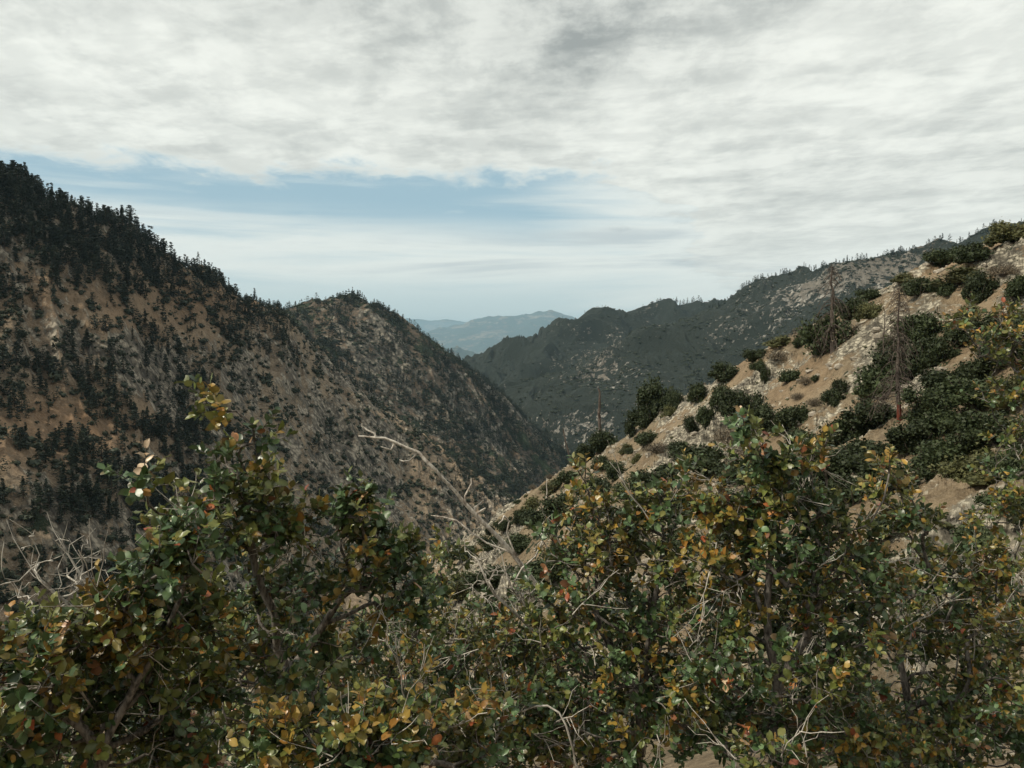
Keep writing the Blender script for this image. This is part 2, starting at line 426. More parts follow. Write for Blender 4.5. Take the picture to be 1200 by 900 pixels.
def tintC(X, Y, Z):
    n = fbm(X/200, Y/200, 1.5, 4); px, py, d = proj(np.stack([X, Y, Z], -1))
    s = .83 + .24*n
    s = s - .26*blob(px, py, 950, 345, 100, 32)-.26*blob(px, py, 880, 385, 60, 30)-.16*blob(px, py, 1080, 315, 90, 22)-.3*blob(px, py, 680, 500, 50, 22)-.13*blob(px, py, 735, 440, 50, 50)-.12*blob(px, py, 660, 400, 60, 40)
    return np.stack([np.clip(.62+.4*n, 0, 1), np.clip(.1*n, 0, 1), np.clip(s, 0, 1)], -1)
M['groundC'] = terrain_mat('chaparral covered ridge', 12, soil=((.085, .076, .062), (.19, .17, .14)), rock=((.16, .15, .13), (.40, .375, .33)),
                           scrub=((.013, .017, .015), (.030, .036, .027)), strat=(1.2, 1.2, .8))
polar_mesh('far_hill', landC1, np.linspace(pxt(440), pxt(960), 420), np.exp(np.linspace(math.log(2200), math.log(4800), 300)),
           M['groundC'], tintC, 'dark green hill beyond the canyon mouth in the middle of the view')
polar_mesh('ridge', landC2, np.linspace(pxt(520), pxt(1380), 640), np.exp(np.linspace(math.log(1350), math.log(3200), 340)),
           M['groundC'], tintC, 'long green and pale rocky ridge rising to the right behind the near slope')

# D: far blue ranges and the plain they stand on
def range_mesh(name, prof, d, depth, amp, label, seed):
    pts = []
    for (px, py) in prof:
        q = P(px, py, d); pts.append(q)
    rd = [(a, b, d) for a, b in prof]
    for (px, py) in prof:
        q = P(px, py, d)
        for k, f in ((1-depth/d, .0), (1-depth/d*.5, .45), (1+depth/d*.6, .0)):
            pts.append(np.array([q[0]*k, q[1]*k, (q[2]+1200)*f-1200]))
    def ex(x, y):
        L = depth
        return (ridged(x/L*2.6+seed, y/L*1.6, 2., 4)-1)*amp + fbm(x/L*9, y/L*9, seed, 4)*amp*.12
    land = refit(pts, rd, ex, 1.)
    a0, a1 = prof[0][0], prof[-1][0]
    return polar_mesh(name, land, np.linspace(pxt(a0), pxt(a1), 420), np.exp(np.linspace(math.log(d-depth*1.1), math.log(d+depth*.7), 200)),
               M['groundD'], lambda X, Y, Z: np.stack([np.clip(.35+.4*fbm(X/800, Y/800, 1., 4), 0, 1), 0*X, np.clip(.62+.3*fbm(X/1500, Y/1500, 2., 4), 0, 1)], -1), label)
M['groundD'] = terrain_mat('far mountain range', 300, scrub=((.03, .04, .03), (.06, .075, .05)))
range_mesh('mountain_range', [(300, 420), (420, 410), (490, 393), (530, 381), (560, 374), (590, 371), (615, 369), (640, 368), (664, 369), (700, 380), (780, 395), (900, 410)],
           40000, 12000, 430, 'pale blue mountain range far off at the head of the view', 3.)
range_mesh('foothill', [(300, 430), (430, 415), (500, 411), (540, 408), (566, 414), (590, 424), (640, 440), (760, 450)],
           20000, 5000, 260, 'low blue foothill in front of the far mountain range', 11.)
range_mesh('distant_range', [(200, 392), (380, 380), (440, 377), (480, 374), (520, 374), (560, 377), (640, 384), (800, 392), (1000, 396)],
           60000, 11000, 300, 'faintest range showing at the horizon left of the blue mountains', 23.)
def plain():
    r = np.concatenate([[0], np.exp(np.linspace(math.log(200), math.log(78000), 40))]); th = np.linspace(-math.pi, math.pi, 97)
    T, RR = np.meshgrid(th, r); X = np.sin(T)*RR; Y = np.cos(T)*RR; Z = -1150+fbm(X/3000, Y/3000, 1., 3)*40*np.minimum(1, RR/800)
    nr, nt = T.shape; i = (np.arange(nr-1)[:, None]*nt+np.arange(nt-1)[None]).ravel()
    F = np.stack([i, i+1, i+nt+1, i+nt], 1)[:, ::-1]
    V = np.stack([X, Y, Z], -1).reshape(-1, 3)
    C = np.tile([.2, .1, .5], (len(V), 1))
    tag(link('ground', mesh_np('ground', V, F, M['groundD'], C)), 'low land under the mountains reaching the horizon', kind='structure')
plain()

# E: near slope on the right and the spur the photographer stands on
ridgeE = [(1500, 180, 95), (1330, 225, 102), (1200, 272, 110), (1140, 292, 116), (1080, 318, 123), (1020, 345, 130), (960, 385, 138), (900, 412, 146), (850, 442, 154),
          (800, 470, 162), (760, 490, 168), (720, 524, 176), (680, 542, 183), (640, 566, 190), (600, 592, 196), (560, 625, 200), (500, 672, 205)]
ptsE = ctrl(ridgeE)
for (px, py, d) in ridgeE:
    q = P(px, py, d); k = 1+60/d; ptsE.append(np.array([q[0]*k, q[1]*k, q[2]-42]))
    k = 1+16/d; ptsE.append(np.array([q[0]*k, q[1]*k, q[2]-5]))
ptsE += ctrl([(1200, 420, 72), (1060, 440, 92), (1050, 496, 76), (950, 480, 98), (880, 500, 112), (820, 540, 120), (760, 570, 125), (700, 600, 130), (1200, 560, 46), (1080, 600, 48),
              (1000, 590, 58), (900, 610, 66), (800, 640, 72), (700, 660, 84), (620, 670, 100), (1100, 720, 27), (950, 740, 32), (800, 760, 38), (650, 760, 48), (520, 720, 80), (560, 690, 96)])
ptsE += [np.array(v, float) for v in [(0, 0, -1.72), (-3, 0, -1.8), (3, 0, -1.6), (0, -4, -1.4), (0, 2.5, -2.35), (-3, 3, -2.8), (3, 3, -2.25), (0, 6, -3.9), (-6, 6, -5.2), (6, 6, -3.4),
              (0, 12, -7), (-12, 12, -12), (12, 12, -5.6), (-8, 25, -18), (-20, 40, -34), (-40, 80, -66), (-20, 140, -72), (-10, 260, -100), (-60, 20, -44), (-80, 140, -120),
              (20, 0, 1), (60, 10, 8), (-30, -20, -16), (0, -40, 10), (60, -40, 20), (90, 40, 18), (-100, -30, -70), (120, 100, 32), (-60, 260, -130), (60, 260, -40), (160, 160, 10)]]
def exE(x, y):
    r = np.hypot(x, y); env = sstep(r, 6, 45)
    s = x*.75+y*.66; t = x*.66-y*.75
    w = fbm(x/14, y/14, 3.1, 3)*4
    big = (ridged((s+w)/24, t/60, 2.5, 3)-1)*2.2
    out = np.clip(fbm(x/16, y/16, 12.5, 3)+.15, 0, 1)
    rk = (ridged((x+w)/4.5, (y+w)/3.2, 7.5, 6, .55)-.9)*1.3*np.clip(out*1.3, 0, 1)
    return env*(big*1.15 + rk*1.5 + fbm(x/5, y/5, 1.5, 4)*.45 + fbm(x/2.2, y/2.2, 5.5, 5)*.25) + fbm(x/1.1, y/1.1, 6.5, 5)*.05
landE = refit(ptsE, ridgeE, exE)
def tintE(X, Y, Z):
    px, py, d = proj(np.stack([X, Y, Z], -1))
    px = np.where(d > 0, px, 0)
    out = np.clip(fbm(X/16, Y/16, 12.5, 3)+.15, 0, 1)
    n = fbm(X/9, Y/9, 1.5, 4)
    rock = np.clip(.12+.95*out+.2*n+.45*blob(px, py, 850, 490, 60, 45)+.5*blob(px, py, 1040, 400, 60, 60)+.35*blob(px, py, 1150, 620, 60, 40), 0, 1)
    och = np.clip(.25+.3*n+.4*blob(px, py, 1170, 300, 70, 40)+.25*blob(px, py, 900, 440, 80, 30), 0, 1)*.8
    scr = np.clip(.12+.45*fbm(X/6, Y/6, 6.5, 4), 0, 1)*sstep(np.hypot(X, Y), 8, 30)
    return np.stack([rock*np.where(np.hypot(X, Y) < 12, .5, 1), och, scr], -1)
M['groundE'] = terrain_mat('near decomposed granite slope', .9, soil=((.092, .071, .046), (.245, .197, .130)), rock=((.09, .08, .063), (.52, .465, .36)), ochre=(.29, .185, .105), strat=(1, 1, 1.8))
thE = np.concatenate([np.linspace(-math.pi, pxt(250), 60)[:-1], np.linspace(pxt(250), pxt(1290), 860), np.linspace(pxt(1290), math.pi, 50)[1:]])
polar_mesh('slope', landE, thE, np.exp(np.linspace(math.log(.5), math.log(290), 760)), M['groundE'], tintE,
           'near tan gravelly slope with rock outcrops rising to the right')

# ------------------------------------------------------------------ haze
def haze():
    m = bpy.data.materials.new('haze air'); m.use_nodes = True; m.node_tree.nodes.clear(); g = NT(m.node_tree)
    out = g.node('ShaderNodeOutputMaterial'); v = g.node('ShaderNodeVolumePrincipled')
    v.inputs['Color'].default_value = (.54, .81, 1, 1); v.inputs['Density'].default_value = HAZE; v.inputs['Anisotropy'].default_value = .2
    g.l.new(v.outputs[0], out.inputs['Volume'])
    x, y0, y1, z0, z1 = 80000, -80000, 80000, -1350, 1250
    V = [(-x, y0, z0), (x, y0, z0), (x, y1, z0), (-x, y1, z0), (-x, y0, z1), (x, y0, z1), (x, y1, z1), (-x, y1, z1)]
    F = [(3, 2, 1, 0), (4, 5, 6, 7), (0, 1, 5, 4), (1, 2, 6, 5), (2, 3, 7, 6), (3, 0, 4, 7)]
    tag(link('haze', mesh_np('haze', np.array(V), np.array(F), m)), kind='stuff')
HAZE = 2.6e-5
haze()

# ------------------------------------------------------------------ trees and shrubs on the slopes
def tri_cloud(cs, size, r, flat=1.):
    """one random triangle per centre"""
    n = len(cs); a = r.normal(size=(n, 3)); a[:, 2] *= flat; a /= np.linalg.norm(a, axis=1)[:, None]
    b = np.cross(a, r.normal(size=(n, 3))); b /= np.linalg.norm(b, axis=1)[:, None]
    s = (size*r.uniform(.6, 1.4, n))[:, None]
    V = np.stack([cs+a*s, cs-a*s*.6+b*s*.8, cs-a*s*.6-b*s*.8], 1).reshape(-1, 3)
    return V, np.arange(3*n).reshape(n, 3)
def pine_crown(r, levels=17, per=7, sprays=7, Rm=.19, kind=0, size=.028, flat=.5):
    """unit-height conifer crown; kind 0 narrow cone, 1 open round top, 2 flat topped"""
    cs = []
    for i in range(levels):
        t = (i+r.uniform(0, .8))/levels
        z = .12+.88*t if kind != 2 else .35+.62*t
        if kind == 0: rad = Rm*(1-t)**.75*(.75+.25*math.sin(t*17+r.uniform(0, 2)))+.012
        elif kind == 1: rad = Rm*1.25*math.sqrt(max(0, 1-(2*t-.85)**2*.75))*(.7 if t < .15 else 1)*(1-t**3*.6)
        else: rad = Rm*1.7*(.35+.65*t)*(1-.5*max(0, t-.85)/.15)
        for k in range(per):
            if r.random() < .16: continue
            a = r.uniform(0, 2*math.pi); L = rad*r.uniform(.55, 1.2)
            u = r.uniform(.15, 1, sprays)**.7*L
            cs.append(np.stack([np.cos(a)*u+r.normal(0, .012, sprays), np.sin(a)*u+r.normal(0, .012, sprays), z-u*.28+r.normal(0, .010, sprays)], 1))
    cs = np.concatenate(cs)
    return tri_cloud(cs, size, r, flat)
def tube(path, rad, k=6):
    path = np.asarray(path, float); n = len(path); rad = np.broadcast_to(rad, n)
    T = np.gradient(path, axis=0); T /= np.maximum(np.linalg.norm(T, axis=1), 1e-9)[:, None]
    ref = np.array([0, 0, 1.]) if abs(T[0, 2]) < .9 else np.array([1., 0, 0])
    Nn = np.cross(T[0], ref); Nn /= np.linalg.norm(Nn); fr = []
    for i in range(n):
        Nn = Nn-T[i]*np.dot(Nn, T[i]); Nn /= max(np.linalg.norm(Nn), 1e-9); fr.append((Nn, np.cross(T[i], Nn)))
    a = np.arange(k)/k*2*math.pi; ca, sa = np.cos(a), np.sin(a)
    V = np.concatenate([path[i]+rad[i]*(ca[:, None]*fr[i][0]+sa[:, None]*fr[i][1]) for i in range(n)])
    i = np.arange(n-1)[:, None]*k; j = np.arange(k)[None]; j2 = (j+1) % k
    F = np.stack([i+j, i+j2, i+k+j2, i+k+j], -1).reshape(-1, 4)
    return V, F
class Acc:
    def __init__(s): s.V = []; s.F = []; s.C = []; s.n = 0
    def add(s, V, F, C=None):
        s.V.append(V); s.F.append(np.asarray(F)+s.n); s.n += len(V)
        if C is not None: s.C.append(np.broadcast_to(C, (len(V), 3)))
    def mesh(s, name, mat, smooth=False):
        return mesh_np(name, np.concatenate(s.V), np.concatenate(s.F), mat, np.concatenate(s.C) if s.C else None, smooth)

pine_t = []
for i in range(9):
    r = np.random.default_rng(100+i); kind = [0, 0, 0, 1, 0, 1, 0, 0, 2][i]
    V, F = pine_crown(r, Rm=[.17, .21, .15, .19, .24, .17, .19, .22, .19][i], kind=kind)
    cm = mesh_np('pine_crown', V, F, M['pine'])
    bend = r.normal(0, .01, 2); z = np.linspace(-.06, .93, 7)
    V, F = tube(np.stack([bend[0]*z, bend[1]*z, z], 1), np.linspace(.020, .003, 7), 5)
    pine_t.append((kind, cm, mesh_np('pine_trunk', V, F, M['pine_bark'])))
pine_lod = [pine_crown(np.random.default_rng(200+i), 11, 5, 3, [.17, .22, .19, .20, .15, .2][i], [0, 0, 1, 0, 0, 1][i], .045, .9) for i in range(6)]
pine_far = [pine_crown(np.random.default_rng(300+i), 7, 4, 2, [.2, .25, .22][i], [0, 1, 0][i], .085, 1.5) for i in range(3)]
def ico(sub):
    t = (1+5**.5)/2
    V = [(-1, t, 0), (1, t, 0), (-1, -t, 0), (1, -t, 0), (0, -1, t), (0, 1, t), (0, -1, -t), (0, 1, -t), (t, 0, -1), (t, 0, 1), (-t, 0, -1), (-t, 0, 1)]
    F = [(0, 11, 5), (0, 5, 1), (0, 1, 7), (0, 7, 10), (0, 10, 11), (1, 5, 9), (5, 11, 4), (11, 10, 2), (10, 7, 6), (7, 1, 8), (3, 9, 4), (3, 4, 2), (3, 2, 6), (3, 6, 8), (3, 8, 9), (4, 9, 5), (2, 4, 11), (6, 2, 10), (8, 6, 7), (9, 8, 1)]
    V = [np.array(v)/np.linalg.norm(v) for v in V]
    for _ in range(sub):
        c = {}; F2 = []
        def mid(a, b):
            k = (min(a, b), max(a, b))
            if k not in c: v = V[a]+V[b]; V.append(v/np.linalg.norm(v)); c[k] = len(V)-1
            return c[k]
        for a, b, d in F:
            x, y, z = mid(a, b), mid(b, d), mid(d, a); F2 += [(a, x, z), (b, y, x), (d, z, y), (x, y, z)]
        F = F2
    return np.array(V), np.array(F)
ICO0, ICO1, ICO2 = ico(0), ico(1), ico(2)
def bush_far(r, n=26):
    V, F = ICO0; V = V*r.uniform(.7, 1.1, (12, 1))*np.array([.42, .42, .34]); V = V+[0, 0, .28]
    d = r.normal(size=(n, 3)); d /= np.linalg.norm(d, axis=1)[:, None]
    cs = d*np.array([.46, .46, .38])*r.uniform(.8, 1.15, (n, 1)); cs[:, 2] += .3
    V2, F2 = tri_cloud(cs, .15, r)
    return np.concatenate([V, V2]), np.concatenate([F, F2+len(V)])
bush_lod = [bush_far(np.random.default_rng(400+i)) for i in range(6)]

def merge(name, temps, pos, hgt, wid, mat, label, cat, r):
    A = Acc()
    idx = r.integers(0, len(temps), len(pos)); ang = r.uniform(0, 2*math.pi, len(pos))
    for k, (V, F) in enumerate(temps):
        s = np.nonzero(idx == k)[0]
        if not len(s): continue
        c, sn = np.cos(ang[s])[:, None], np.sin(ang[s])[:, None]
        x = V[None, :, 0]*c-V[None, :, 1]*sn; y = V[None, :, 0]*sn+V[None, :, 1]*c
        W = np.stack([x*wid[s][:, None]+pos[s, 0:1], y*wid[s][:, None]+pos[s, 1:2], V[None, :, 2]*hgt[s][:, None]+pos[s, 2:3]], -1)
        A.add(W.reshape(-1, 3), (F[None]+(np.arange(len(s))*len(V))[:, None, None]).reshape(-1, 3))
    me = A.mesh(name, mat); return tag(link(name, me), label, cat, None, 'stuff')

def scatter(land, n, dens, r, facing=-.15):
    """random points of a terrain grid with probability area*density(px,py,x,y,n)"""
    G = land.grid; a = G[:-1, :-1]; b = G[1:, :-1]; c = G[:-1, 1:]
    nr = np.cross(c-a, b-a); ar = np.linalg.norm(nr, axis=-1); nr /= np.maximum(ar, 1e-9)[..., None]
    nr = np.where(nr[..., 2:3] < 0, -nr, nr)
    px, py, d = proj(a); vis = -(nr*a).sum(-1)/np.linalg.norm(a, axis=-1)
    plan = ar*np.maximum(nr[..., 2], .3)
    w = plan*np.clip(dens(px, py, a[..., 0], a[..., 1], nr), 0, None)*(vis > facing)*(px > -60)*(px < 1260)*(py < 760)
    p = w.ravel()/w.sum(); k = r.choice(len(p), n, p=p); i, j = np.divmod(k, w.shape[1])
    u, v = r.random(n)[:, None], r.random(n)[:, None]
    q = a[i, j]+(b[i, j]-a[i, j])*u+(c[i, j]-a[i, j])*v
    q[:, 2] = land.H(q[:, 0], q[:, 1]); return q
def occluded(q, hgt, lands):
    """True where a nearer landform hides the top of the tree"""
    top = q+np.stack([0*hgt, 0*hgt, hgt], 1); hid = np.zeros(len(q), bool)
    for t in np.linspace(.06, .97, 40):
        s = top*t
        for L, r0, r1 in lands:
            rr = np.hypot(s[:, 0], s[:, 1]); th = np.arctan2(s[:, 0], s[:, 1])
            m = (rr > r0) & (rr < r1)
            if m.any(): hid[m] |= s[m, 2] < L.H(s[m, 0], s[m, 1])
    return hid

rp = np.random.default_rng(11)
rA = np.array(ridgeA)
def densA(px, py, x, y, n):
    t = py-np.interp(px, rA[:, 0], rA[:, 1])
    nz = fbm(x/55, y/55, 2.2, 4)
    band = sstep(135*(1-px/470)+50*nz+8-t, -12, 22)*(px < 345)
    rest = .10+.34*sstep(nz+fbm(x/20, y/20, 5, 3)*.5, .0, .5)
    d = np.maximum(band*1.0, rest*np.where(px < 300, 1.1, .42))
    d = d*(1-.88*blob(px, py, 200, 365, 80, 32))*(1-.85*blob(px, py, 20, 320, 45, 38))*(1-.8*blob(px, py, 60, 505, 80, 26))*(1-.8*blob(px, py, 100, 360, 30, 34))*(1-.7*blob(px, py, 15, 620, 40, 60))
    d = d+.3*blob(px, py, 60, 430, 90, 26)+.5*blob(px, py, 225, 520, 30, 70)+.3*blob(px, py, 70, 580, 50, 40)+.4*blob(px, py, 150, 590, 40, 40)+.4*blob(px, py, 560, 570, 50, 40)
    return d
qA = scatter(landA, 4600, densA, rp)
hA = rp.uniform(4, 13, len(qA))*np.where(rp.random(len(qA)) < .25, 1.25, 1); px, py, d = proj(qA)
hA *= np.interp(px, [0, 250, 330, 500], [1.1, .95, .65, .6])
inview = (px > -5) & (px < 1205) & (py-hA/d*1000 < np.interp(px, [0, 120, 250, 330, 480, 600], [650, 680, 560, 560, 620, 640]))
occ = occluded(qA, hA*.8, [(landA, 230, 1100), (landE, 1, 200)])
size = hA/d*1000
order = np.argsort(-size*inview*(~occ)); indiv = order[:300]; rest = order[300:]
rest = rest[(size*inview*(~occ))[rest] > 0] if False else rest
def whereA(px, py):
    t = py-np.interp(px, rA[:, 0], rA[:, 1])
    if t < 9: return 'on the skyline of the left hillside'
    if px < 345 and t < 100*(1-px/420)+10: return 'in the dense wood just below the left ridge'
    if 120 < px < 290 and 335 < py < 420: return 'on the bare reddish soil under the left wood'
    if px < 160 and 450 < py < 540: return 'on the ochre bench low on the left hillside'
    if px < 130 and py <= 450: return 'on the upper tan scree at the left edge'
    if px < 200: return 'on the shadowy lower left hillside'
    if px < 300: return 'in the stony gully of the left hillside'
    return 'on the pale rocky shoulder of the left hillside'
for i in indiv:
    p = qA[i]; h = float(hA[i]); sky = whereA(px[i], py[i]).startswith('on the skyline')
    k = int(rp.choice([3, 5, 8, 0, 1])) if (sky and rp.random() < .5) else int(rp.integers(0, 8))
    kind, cm, tm = pine_t[k]
    ro = empty('pine_tree', (float(p[0]), float(p[1]), float(p[2])-.2)); w = h*float(rp.uniform(1.1, 1.9))
    ro.scale = (w, w, h); ro.rotation_euler = (0, 0, float(rp.uniform(0, 6.28)))
    s = 'tall' if h > 14 else ('small' if h < 9 else 'middling')
    f = ['narrow cone-shaped', 'round-topped', 'flat-topped'][kind]
    tag(ro, f"{s} {f} dark pine {whereA(px[i], py[i])}", 'pine tree', 'pines on the left hillside')
    link('trunk', tm, ro); link('crown', cm, ro)
merge('conifer_woods', pine_lod, qA[rest], hA[rest], hA[rest]*rp.uniform(1.2, 1.9, len(rest)), M['pine'],
      'smaller dark pines thickly scattered over the left hillside', 'woods', rp)
n = 7000
q = scatter(landA, n, lambda px, py, x, y, nn: (.25+.9*sstep(fbm(x/28, y/28, 9., 4), -.1, .5))*np.interp(px, [0, 300, 420], [.8, 1, .75])*(1-.6*blob(px, py, 60, 505, 60, 20)), rp)
w = rp.uniform(1.8, 6.4, n)*np.where(rp.random(n) < .15, 1.4, 1)
merge('hillside_scrub', bush_lod, q-[0, 0, .2], w*rp.uniform(.6, 1.1, n), w, M['scrub'], 'round dark scrub bushes dotted over the left hillside', 'scrub', rp)
# B
n = 12000
q = scatter(landB, n, lambda px, py, x, y, nn: .12+sstep(fbm(x/70, y/70, 4., 4)+.35*sstep(py, 345, 420), .0, .6), rp)
h = rp.uniform(6, 14, n); merge('conifer_forest', pine_far+[pine_lod[2]], q, h, h*rp.uniform(1.0, 1.5, n), M['pine'], 'dark trees covering the rounded hill', 'forest', rp)
n = 8000
q = scatter(landB, n, lambda px, py, x, y, nn: .2+sstep(fbm(x/50, y/50, 14., 4), -.1, .5), rp)
w = rp.uniform(4, 9.5, n); merge('hill_scrub', bush_lod, q-[0, 0, .4], w*.7, w, M['scrub'], 'dark scrub between the trees of the rounded hill', 'scrub', rp)
# skyline trees of B and C
def skyline(land, th0, th1, n, hr, rr, r0, r1, name, label, mat=M['pine'], temps=pine_far):
    th = rr.uniform(th0, th1, n*3); th = th[fbm(th*60, th*0, 2., 3)+rr.uniform(-.5, .5, len(th)) > -.1][:n]
    rad = np.linspace(r0, r1, 260); X = np.sin(th)[:, None]*rad; Y = np.cos(th)[:, None]*rad; Z = land.H(X, Y)
    k = np.argmax(Z/rad, axis=1); k = np.clip(k+rr.integers(-2, 3, len(k)), 0, 259); i = np.arange(len(th))
    q = np.stack([X[i, k], Y[i, k], Z[i, k]-.5], 1); h = rr.uniform(*hr, len(th))
    merge(name, temps, q, h, h*rr.uniform(1.1, 1.9, len(th)), mat, label, 'tree line', rr)
skyline(landB, pxt(330), pxt(640), 100, (5, 14), rp, 1300, 2300, 'hilltop_woods', 'row of tiny trees along the crest of the rounded hill', temps=pine_lod)
skyline(landC2, pxt(830), pxt(1260), 210, (6, 18), rp, 1600, 3000, 'ridge_treeline', 'tiny trees lining the crest of the long right ridge', temps=pine_lod)
skyline(landC1, pxt(765), pxt(822), 26, (10, 26), rp, 2600, 4600, 'knoll_treeline', 'tiny trees on the small knoll between the green hills', temps=pine_lod)
skyline(landC1, pxt(650), pxt(765), 14, (6, 12), rp, 2600, 4600, 'hilltop_treeline', 'sparse tiny trees on the green hilltop', temps=pine_lod)
for land, nm, n, lab in ((landC1, 'far_hill_scrub', 3000, 'dark chaparral over the far green hill'), (landC2, 'ridge_scrub', 6500, 'dark chaparral over the long right ridge')):
    q = scatter(land, n, lambda px, py, x, y, nn: (.15+sstep(fbm(x/90, y/90, 14., 4), -.2, .5))*(1-.55*blob(px, py, 950, 345, 100, 32)), rp)
    w = rp.uniform(5, 14, n); merge(nm, bush_lod, q-[0, 0, .8], w*.55, w, M['scrub'], lab, 'scrub', rp)

# near slope shrubs -------------------------------------------------
def bush_near(r, lobes=8, leaves=2600, mat='shrub', size=.040, spire=0.):
    """unit bush (about 1 wide, .7 high) -> crown mesh and stems mesh"""
    A = Acc(); L = []
    for i in range(lobes):
        a = r.uniform(0, 6.28); u = r.uniform(.05, .46)
        rad = r.uniform(.09, .21)*(1.15-u*.6); L.append((np.array([math.cos(a)*u, math.sin(a)*u, r.uniform(.10, .50+spire)-u*.45]), rad))
    L.append((np.array([0, 0, .24]), .22))
    for c, rad in L:
        V, F = ICO1; V = V*(1+.25*noise3(V[:, 0]*2+c[0]*9, V[:, 1]*2, V[:, 2]*2+c[2]*7))[:, None]
        A.add(V*rad*.66+c, F)
    n = leaves//len(L)
    for c, rad in L:
        d = r.normal(size=(n, 3)); d /= np.linalg.norm(d, axis=1)[:, None]
        lump = 1+.45*noise3(d[:, 0]*3.2+c[0]*5, d[:, 1]*3.2+c[1]*5, d[:, 2]*3.2)
        cs = c+d*rad*(lump*(.68+.85*r.random(n)**2.2))[:, None]; cs[:, 2] = np.maximum(cs[:, 2], .01)
        V, F = tri_cloud(cs, size*.8, r); A.add(V, F)
    cm = A.mesh('shrub_crown', M[mat])
    B = Acc()
    for i in range(9):
        a = r.uniform(0, 6.28); t = np.linspace(0, 1, 5); u = r.uniform(.2, .5); z = r.uniform(.35, .66+spire)
        pth = np.stack([np.cos(a)*u*t**.8+r.normal(0, .012, 5), np.sin(a)*u*t**.8+r.normal(0, .012, 5), -.08+z*t], 1)
        V, F = tube(pth, np.linspace(.018, .003, 5), 5); B.add(V, F)
    return cm, B.mesh('shrub_stems', M['shrub_wood'])
def bush_dry(r):
    """open mass of fine bare twigs"""
    B = Acc()
    for i in range(150):
        a = r.uniform(0, 6.28); t = np.linspace(0, 1, 4); u = r.uniform(.05, .5); z = r.uniform(.15, .6)*(1-.5*u)
        pth = np.stack([np.cos(a)*u*t+r.normal(0, .02, 4), np.sin(a)*u*t+r.normal(0, .02, 4), -.03+z*t**.8+r.normal(0, .015, 4)], 1)
        V, F = tube(pth, np.linspace(.007, .002, 4), 3); B.add(V, F)
    wm = B.mesh('brush_twigs', M['shrub_wood'])
    A = Acc(); n = 1500; d = r.normal(size=(n, 3)); d /= np.linalg.norm(d, axis=1)[:, None]
    cs = d*np.array([.44, .44, .36])*r.uniform(.5, 1.1, (n, 1)); cs[:, 2] = np.abs(cs[:, 2])+.05
    V, F = tri_cloud(cs, .020, r); A.add(V, F)
    return A.mesh('brush_sprays', M['shrub_dry']), wm
bush_t = {'dark green': [bush_near(np.random.default_rng(500+i), 11+i, 4600, spire=[0, .05, 0, .2, 0, .1, .05][i]) for i in range(7)],
          'olive green': [bush_near(np.random.default_rng(520+i), 13, 4000, 'shrub_olive') for i in range(3)],
          'grey-brown dry': [bush_dry(np.random.default_rng(540+i)) for i in range(4)]}
rs = np.random.default_rng(21)
BUSH = []
def put_bush(p, w, h, tone):
    BUSH.append((p, w, h, tone))
